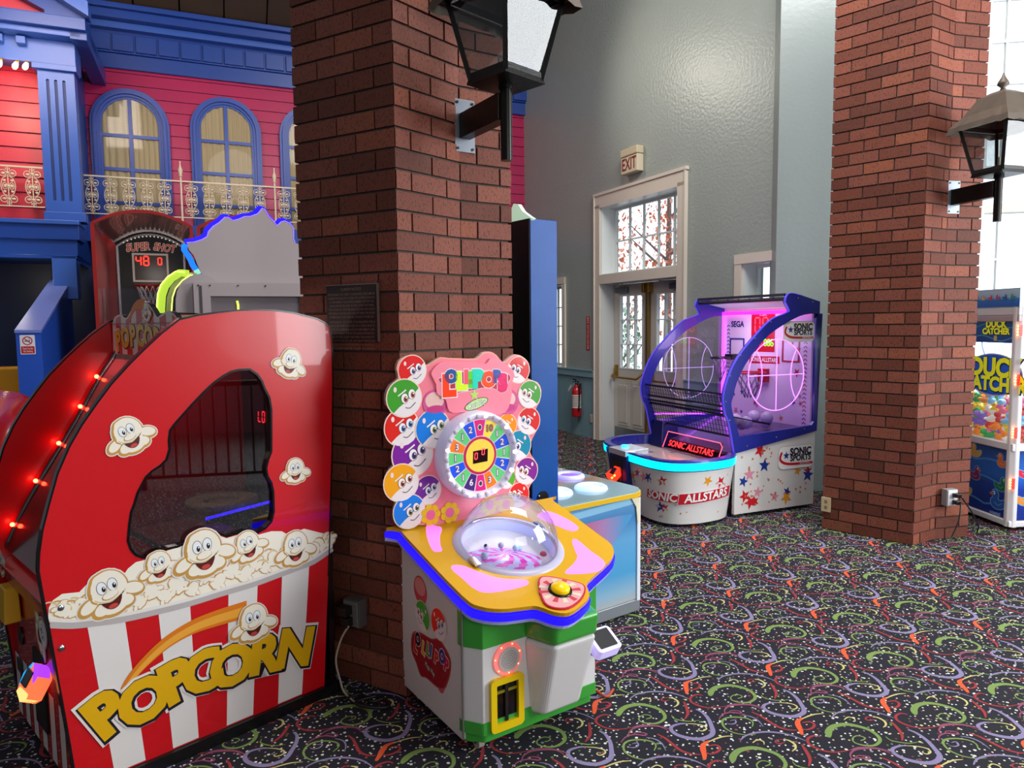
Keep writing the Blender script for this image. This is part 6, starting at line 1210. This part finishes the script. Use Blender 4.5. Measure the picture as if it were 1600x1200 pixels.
for i, z in enumerate((1.49, 1.13, .74, .36)):
    c = MB(); c.box(-.372, -.348, -.381, -.376, z-.04, z+.04, glow('#e83a30', .7))
    for k in range(4): c.ball((-.379, -.376, z-.032+k*.021), .006, glow('#ffb060', 14), 8, 5)
    c.build('red_light_strip', DU)
for x, y in ((-.28, -.28), (.28, -.28), (-.28, .28), (.28, .28)):
    c = MB(); c.cyl((x-.014, y, .0265), (x+.014, y, .0265), .026, .026, M('#6a6560', .4), 16); c.bar((x, y, .06), (x, y, .03), .036, .02, silver); c.build('caster', DU)
c = MB(); FF2 = FY(-.35); c.flat(FF2, [(-.31, .08), (.31, .08), (.31, .60), (-.31, .60)], .0055, wave); c.build('front_water_panel', DU)
for u, v, s, col, fl in ((-.24, .44, .075, '#d8304a', 1), (-.24, .24, .08, '#e8902a', 1), (.1, .4, .08, '#e8b23a', -1)): duck('printed_duck', FF2, u, v, s, col, .0065, fl)
# the heap of rubber ducks inside: each one its own thing
dcols = {'yellow': '#ecc948', 'orange': '#e88a3c', 'purple': '#8a68c0', 'green': '#3fa05a', 'pink': '#e07a9a', 'pale_blue': '#8fc0dc', 'white': '#e6e2d6', 'red': '#cc4a48'}
protos = {}
def rubber_duck(col):
    c = MB(); m_ = mat('rubber_'+col, dcols[col], .4, em=dcols[col], es=.35)  # slight glow put into the rubber colour to brighten the heap
    c.ball((0, 0, .026), .036, m_, 12, 8, (1.15, .85, .72)); c.ball((.024, 0, .066), .024, m_, 12, 8); c.ball((-.04, 0, .042), .012, m_, 8, 5, (1.4, 1, .8)); c.ball((.046, 0, .062), .009, M('#e0702a', .4), 8, 5, (1.3, 1.2, .5))
    for s_ in (-1, 1): c.ball((.038, s_*.013, .073), .004, black, 6, 4)
    return c.build('rubber_duck')
rnd = random.Random(11); names = list(dcols); cnt = 0; Rz = Matrix.Rotation(R(3), 4, 'Z')
for layer in range(6):
    for iy in range(8):
        for ix in range(3 if layer < 5 else 2):
            if layer == 5 and rnd.random() < .45: continue
            col = names[rnd.randrange(len(names))]; x, y, z = -.285+ix*.09+rnd.uniform(-.012, .012)+.03*(layer % 2), -.30+iy*.085+rnd.uniform(-.01, .01), .642+layer*.068
            if col not in protos: o = protos[col] = rubber_duck(col)
            else: o = protos[col].copy(); COL.objects.link(o)
            p = Rz @ Vector((x, y, z)); o.location = (4.031+p.x, 5.558+p.y, p.z); o.rotation_euler = (rnd.uniform(-.35, .35), rnd.uniform(-.35, .35), rnd.uniform(0, 6.28))
            tag(o, col.replace('_', ' ') + ' rubber duck in the heap behind the crane game window', 'rubber duck', col.replace('_', ' ') + ' ducks in the crane heap')

# ------------------------------------------------------------------ pillar plug box, cords
t = outlet('power_outlet', 'white plug box with two black plugs low on the right brick pillar', (3.10, 4.995, .315), -13, M('#8f8f92', .4), mat('white_outlet_face', '#dcdce0', .35))
for z in (.024, -.026): c = MB(); c.box(-.012, .03, -.10, -.06, z-.014, z+.014, black); c.build('plug', t, .004)
def cable(pts, r_, m_, label):
    c = MB(); c.tube(smooth(pts, 6, False), r_, m_, 7); o = c.build('extension_cord'); return tag(o, label, 'cord')
cable([(3.14, 4.895, .29), (3.11, 4.86, .18), (3.05, 4.84, .06), (3.0, 4.80, .008), (3.06, 4.76, .008)], .005, black, 'black cord dropping straight from the pillar plug box to the carpet')
cable([(3.14, 4.893, .335), (3.24, 4.93, .22), (3.34, 5.0, .10), (3.36, 5.03, .03), (3.50, 5.10, .008)], .005, black, 'black cord looping right from the pillar plug box toward the duck crane')
pr0 = (2.789, 4.852); q_ = (pr0[0]+sin(R(-44.2))*.60, pr0[1]+cos(R(-44.2))*.60, .19)
c = MB(); c.box(-.035, .035, -.012, -.001, -.055, .055, M('#c8b48c', .45)); 
for z in (.022, -.022): c.flat(FY(-.0125), ell(0, z, .012, .015, 14), .0003, M('#8a7658', .5))
o = c.build('socket_plate', None, .002); place(o, q_, 45.8); tag(o, 'cream socket plate at the far left foot of the right brick pillar', 'outlet')
cable([(.25, 2.88, .012), (.33, 2.92, .012), (.38, 2.86, .01), (.42, 2.92, .01)], .006, mat('orange_cable_jacket', '#b04a28', .5), 'short orange cord end on the carpet behind the lollipop game')

def point(loc, p, col, r_=.08, name='lamp'):
    l = bpy.data.lights.new(name, 'POINT'); l.energy = p; l.color = col; l.shadow_soft_size = r_; o = bpy.data.objects.new(name, l); COL.objects.link(o); o.location = loc; return o
# ================================================================== off-frame black guard rail mirrored in the smoked window
t = thing('guard_rail', 'black metal guard railing with upright bars standing out of frame to the right', 'railing', (3.2, .35, 0), 14)
c = MB()
c.bar((-1.4, 0, 1.02), (1.4, 0, 1.02), .04, .05, black); c.bar((-1.4, 0, .12), (1.4, 0, .12), .04, .03, black); c.build('rails', t)
c = MB()
for i in range(24): x = -1.38+i*.12; c.bar((x, 0, .12), (x, 0, 1.0), .018, .018, black)
for x in (-1.4, 0, 1.4): c.box(x-.025, x+.025, -.025, .025, 0, 1.08, black)
c.build('uprights', t); t.rotation_euler = (0, 0, R(80))

c = MB(); mw = mat('mauve_brick_paint', '#6a4a56', .6, noise=.3, nscale=6); c.prism(FY(0), [(-3, 0), (3, 0), (3, 3.2), (-3, 3.2)], -.2, 0, mw, [smooth([(-1.2, 1.1), (-.2, 1.0), (.6, 1.1), (.9, 1.5), (.5, 1.9), (-.4, 2.0), (-1.1, 1.7)], 3)]); o = c.build('wall_south'); struct(o); o.location = (6.9, .6, 0); o.rotation_euler = (0, 0, R(-90))
g = MB(); g.add([(-1.5, .1, .8), (1.2, .1, .8), (1.2, .1, 2.2), (-1.5, .1, 2.2)], [(0,1,2,3)], glow('#cfd8e0', 1.6)); o2 = g.build('added_glow_panel'); struct(o2); o2.location = (6.9, .6, 0); o2.rotation_euler = (0, 0, R(-90)); point((5.2, -.3, 2.6), 45, (1, .9, .88), .2); point(tuple(Vector((-1.4337, 2.811, 1.4)) + Vector((0, .1, 0))), 3.5, (1, .8, .75), .05)  # added unseen: glowing sheet and wall fill for reflections, popcorn interior fill
# ================================================================== light
def area(name, loc, tgt, sx, sy, p, col):
    l = bpy.data.lights.new(name, 'AREA'); l.shape = 'RECTANGLE'; l.size, l.size_y = sx, sy; l.energy = p; l.color = col
    o = bpy.data.objects.new(name, l); COL.objects.link(o); o.location = loc; o.rotation_euler = (Vector(tgt)-Vector(loc)).to_track_quat('-Z', 'Y').to_euler(); return o
area('daylight_right', (6.0, 2.2, 2.6), (0, 3.2, 1.2), 2.6, 3.2, 350, (.93, .97, 1))
area('daylight_behind_right', (3.2, -2.6, 2.8), (.2, 3.4, .9), 3, 2.2, 95, (1, .97, .94))
area('added_hall_fill', (2.0, 3.6, 6.4), (1.9, 7.6, .8), 3.4, 2.5, 380, (1, .98, .955))  # overhead fill added to brighten the exit wall
area('porch_warm', tuple(Vector((FA[0], FA[1], 5.0)) + Matrix.Rotation(-R(FH), 4, 'Z') @ Vector((-6.2, -3.4, 0))), tuple(Vector((FA[0], FA[1], 3.6)) + Matrix.Rotation(-R(FH), 4, 'Z') @ Vector((-6.2, -.5, 0))), 1.2, .8, 60, (1, .85, .72))
def fac(x, y, z): v = Vector((FA[0], FA[1], z)) + Matrix.Rotation(-R(FH), 4, 'Z') @ Vector((x, y, 0)); return tuple(v)
point(fac(-6.55, -1.75, 4.15), 14, (1, .62, .4), .1); point(fac(-4.2, -2.0, 4.0), 34, (1, .9, .85), .4); point(fac(-6.52, -1.6, 2.1), 4, (1, .88, .7), .05)
def loc2w(f, p): v = Vector((f[0], f[1], 0)) + Matrix.Rotation(-R(f[2]), 4, 'Z') @ Vector(p); return tuple(v)
point(loc2w((1.466, 6.092, 67), (0, .55, 1.45)), 9, (.86, .62, 1), .15); point(loc2w((1.466, 6.092, 67), (0, .2, .8)), 3, (.6, .3, 1), .1)
point(loc2w((-.079, 2.836, -34), (.12, .08, .76)), .35, (.85, .9, 1), .03); point(loc2w((-.079, 2.836, -34), (-.02, -.34, .34)), .35, (1, .12, .06), .01)
point(loc2w((4.031, 5.558, -3), (-.1, 0, 1.45)), 26, (.92, .97, 1), .1)  # fill light added inside the crane for the dark duck heap
# spotlight high in the hall: its glare lands on the glossy exit wall
n_ = Vector((-sin(R(64.3)), -cos(R(64.3)), 0)); E0 = Vector((1.166, 9.5545, 0)); cam_p = Vector((0, 0, 1.57)); Qp = E0 + Vector((cos(R(64.3)), -sin(R(64.3)), 0))*2.25 + Vector((0, 0, 4.10))
d_ = (Qp-cam_p).normalized(); r_v = d_ - n_*2*d_.dot(n_); Lp = Qp + r_v*3.2
l = bpy.data.lights.new('flood_lamp', 'SPOT'); l.energy = 150; l.color = (1, .92, .78); l.spot_size = R(95); l.spot_blend = 1; l.shadow_soft_size = .30; o = bpy.data.objects.new('flood_lamp', l); COL.objects.link(o); o.location = Lp; o.rotation_euler = (Qp-Lp).to_track_quat('-Z', 'Y').to_euler()

# deeper nesting: pieces that belong to a part
def nest(root, child, parent):
    kids = list(root.children); b0 = lambda o: o.name.split('.')[0]
    pa = [k for k in kids if b0(k) == parent]
    for k in kids:
        if b0(k) == child: k.parent = min(pa, key=lambda q: (sum(((Vector(q.bound_box[0])+Vector(q.bound_box[6]))/2+q.location-((Vector(k.bound_box[0])+Vector(k.bound_box[6]))/2+k.location))[i]**2 for i in range(3))))
for r_, ch_, pa_ in ((PO, 'card_reader_screen', 'card_reader_shell'), (PO, 'window_gasket', 'smoked_window'), (PO, 'edge_moulding', 'side_panel'), (PO, 'red_bulb', 'light_tube'), (PO, 'marquee_stripes', 'marquee'), (PO, 'front_stripes', 'front_panel'), (PO, 'coin_slot', 'front_panel'), (PO, 'speaker_hole', 'front_panel'), (PO, 'printed_stripes', 'side_panel'), (PO, 'dome_bolt', 'side_panel'),
    (LO, 'card_reader_screen', 'card_reader'), (LO, 'dome_hinge', 'dome_ring'), (LO, 'button_collar', 'console_plate'), (LO, 'bulb_cup', 'wheel_housing'), (LO, 'number_disc', 'wheel_housing'), (LO, 'wheel_hub', 'wheel_housing'), (LO, 'candy_face', 'back_board'), (LO, 'flower_print', 'back_board'), (LO, 'prize_flap', 'prize_door_frame'), (LO, 'lit_pink_panel', 'yellow_deck'), (LO, 'door_seam', 'cabinet'), (LO, 'star_logo', 'title_plaque'),
    (BB, 'net', 'hoop'), (BB, 'frame_bolts', 'side_frame'), (BB, 'neon_seam', 'neon_ball_outline'), (BB, 'deck_stars', 'deck'), (BB, 'score_display', 'backboard'), (BB, 'bowl_stars', 'bowl_body'), (BB, 'side_stars', 'cabinet'),
    (DU, 'red_light_strip', 'corner_post'), (MI, 'side_art', 'table_cabinet'), (MI, 'blue_side_skin', 'tall_cabinet'), (MI, 'lock_knob', 'tall_cabinet')): nest(r_, ch_, pa_)

w = bpy.data.worlds.new('hall_ambience'); S.world = w; w.use_nodes = True; bg = w.node_tree.nodes['Background']; bg.inputs[0].default_value = (.62, .66, .74, 1); bg.inputs[1].default_value = .27

# ================================================================== camera
cd = bpy.data.cameras.new('camera'); cam = bpy.data.objects.new('camera', cd); COL.objects.link(cam); S.camera = cam
cd.sensor_width = 36; cd.lens = 1110/1600*36; cd.clip_start = .05
P_, R_ = R(4.78), R(.58)
fwd = Vector((0, cos(P_), -sin(P_))); up0 = Vector((0, sin(P_), cos(P_))); rt = Vector((cos(R_), 0, 0)) - up0*sin(R_); up = Vector((sin(R_), 0, 0)) + up0*cos(R_)
cam.matrix_world = Matrix(((rt.x, up.x, -fwd.x, 0), (rt.y, up.y, -fwd.y, 0), (rt.z, up.z, -fwd.z, 1.57), (0, 0, 0, 1)))
S.view_settings.view_transform = 'Standard'; S.view_settings.look = 'None'; S.view_settings.exposure = 0; S.view_settings.gamma = 1
S.cycles.use_denoising = True; S.cycles.max_bounces = 8; S.cycles.transparent_max_bounces = 24; S.cycles.sample_clamp_indirect = 6; S.cycles.caustics_reflective = False; S.cycles.caustics_refractive = False
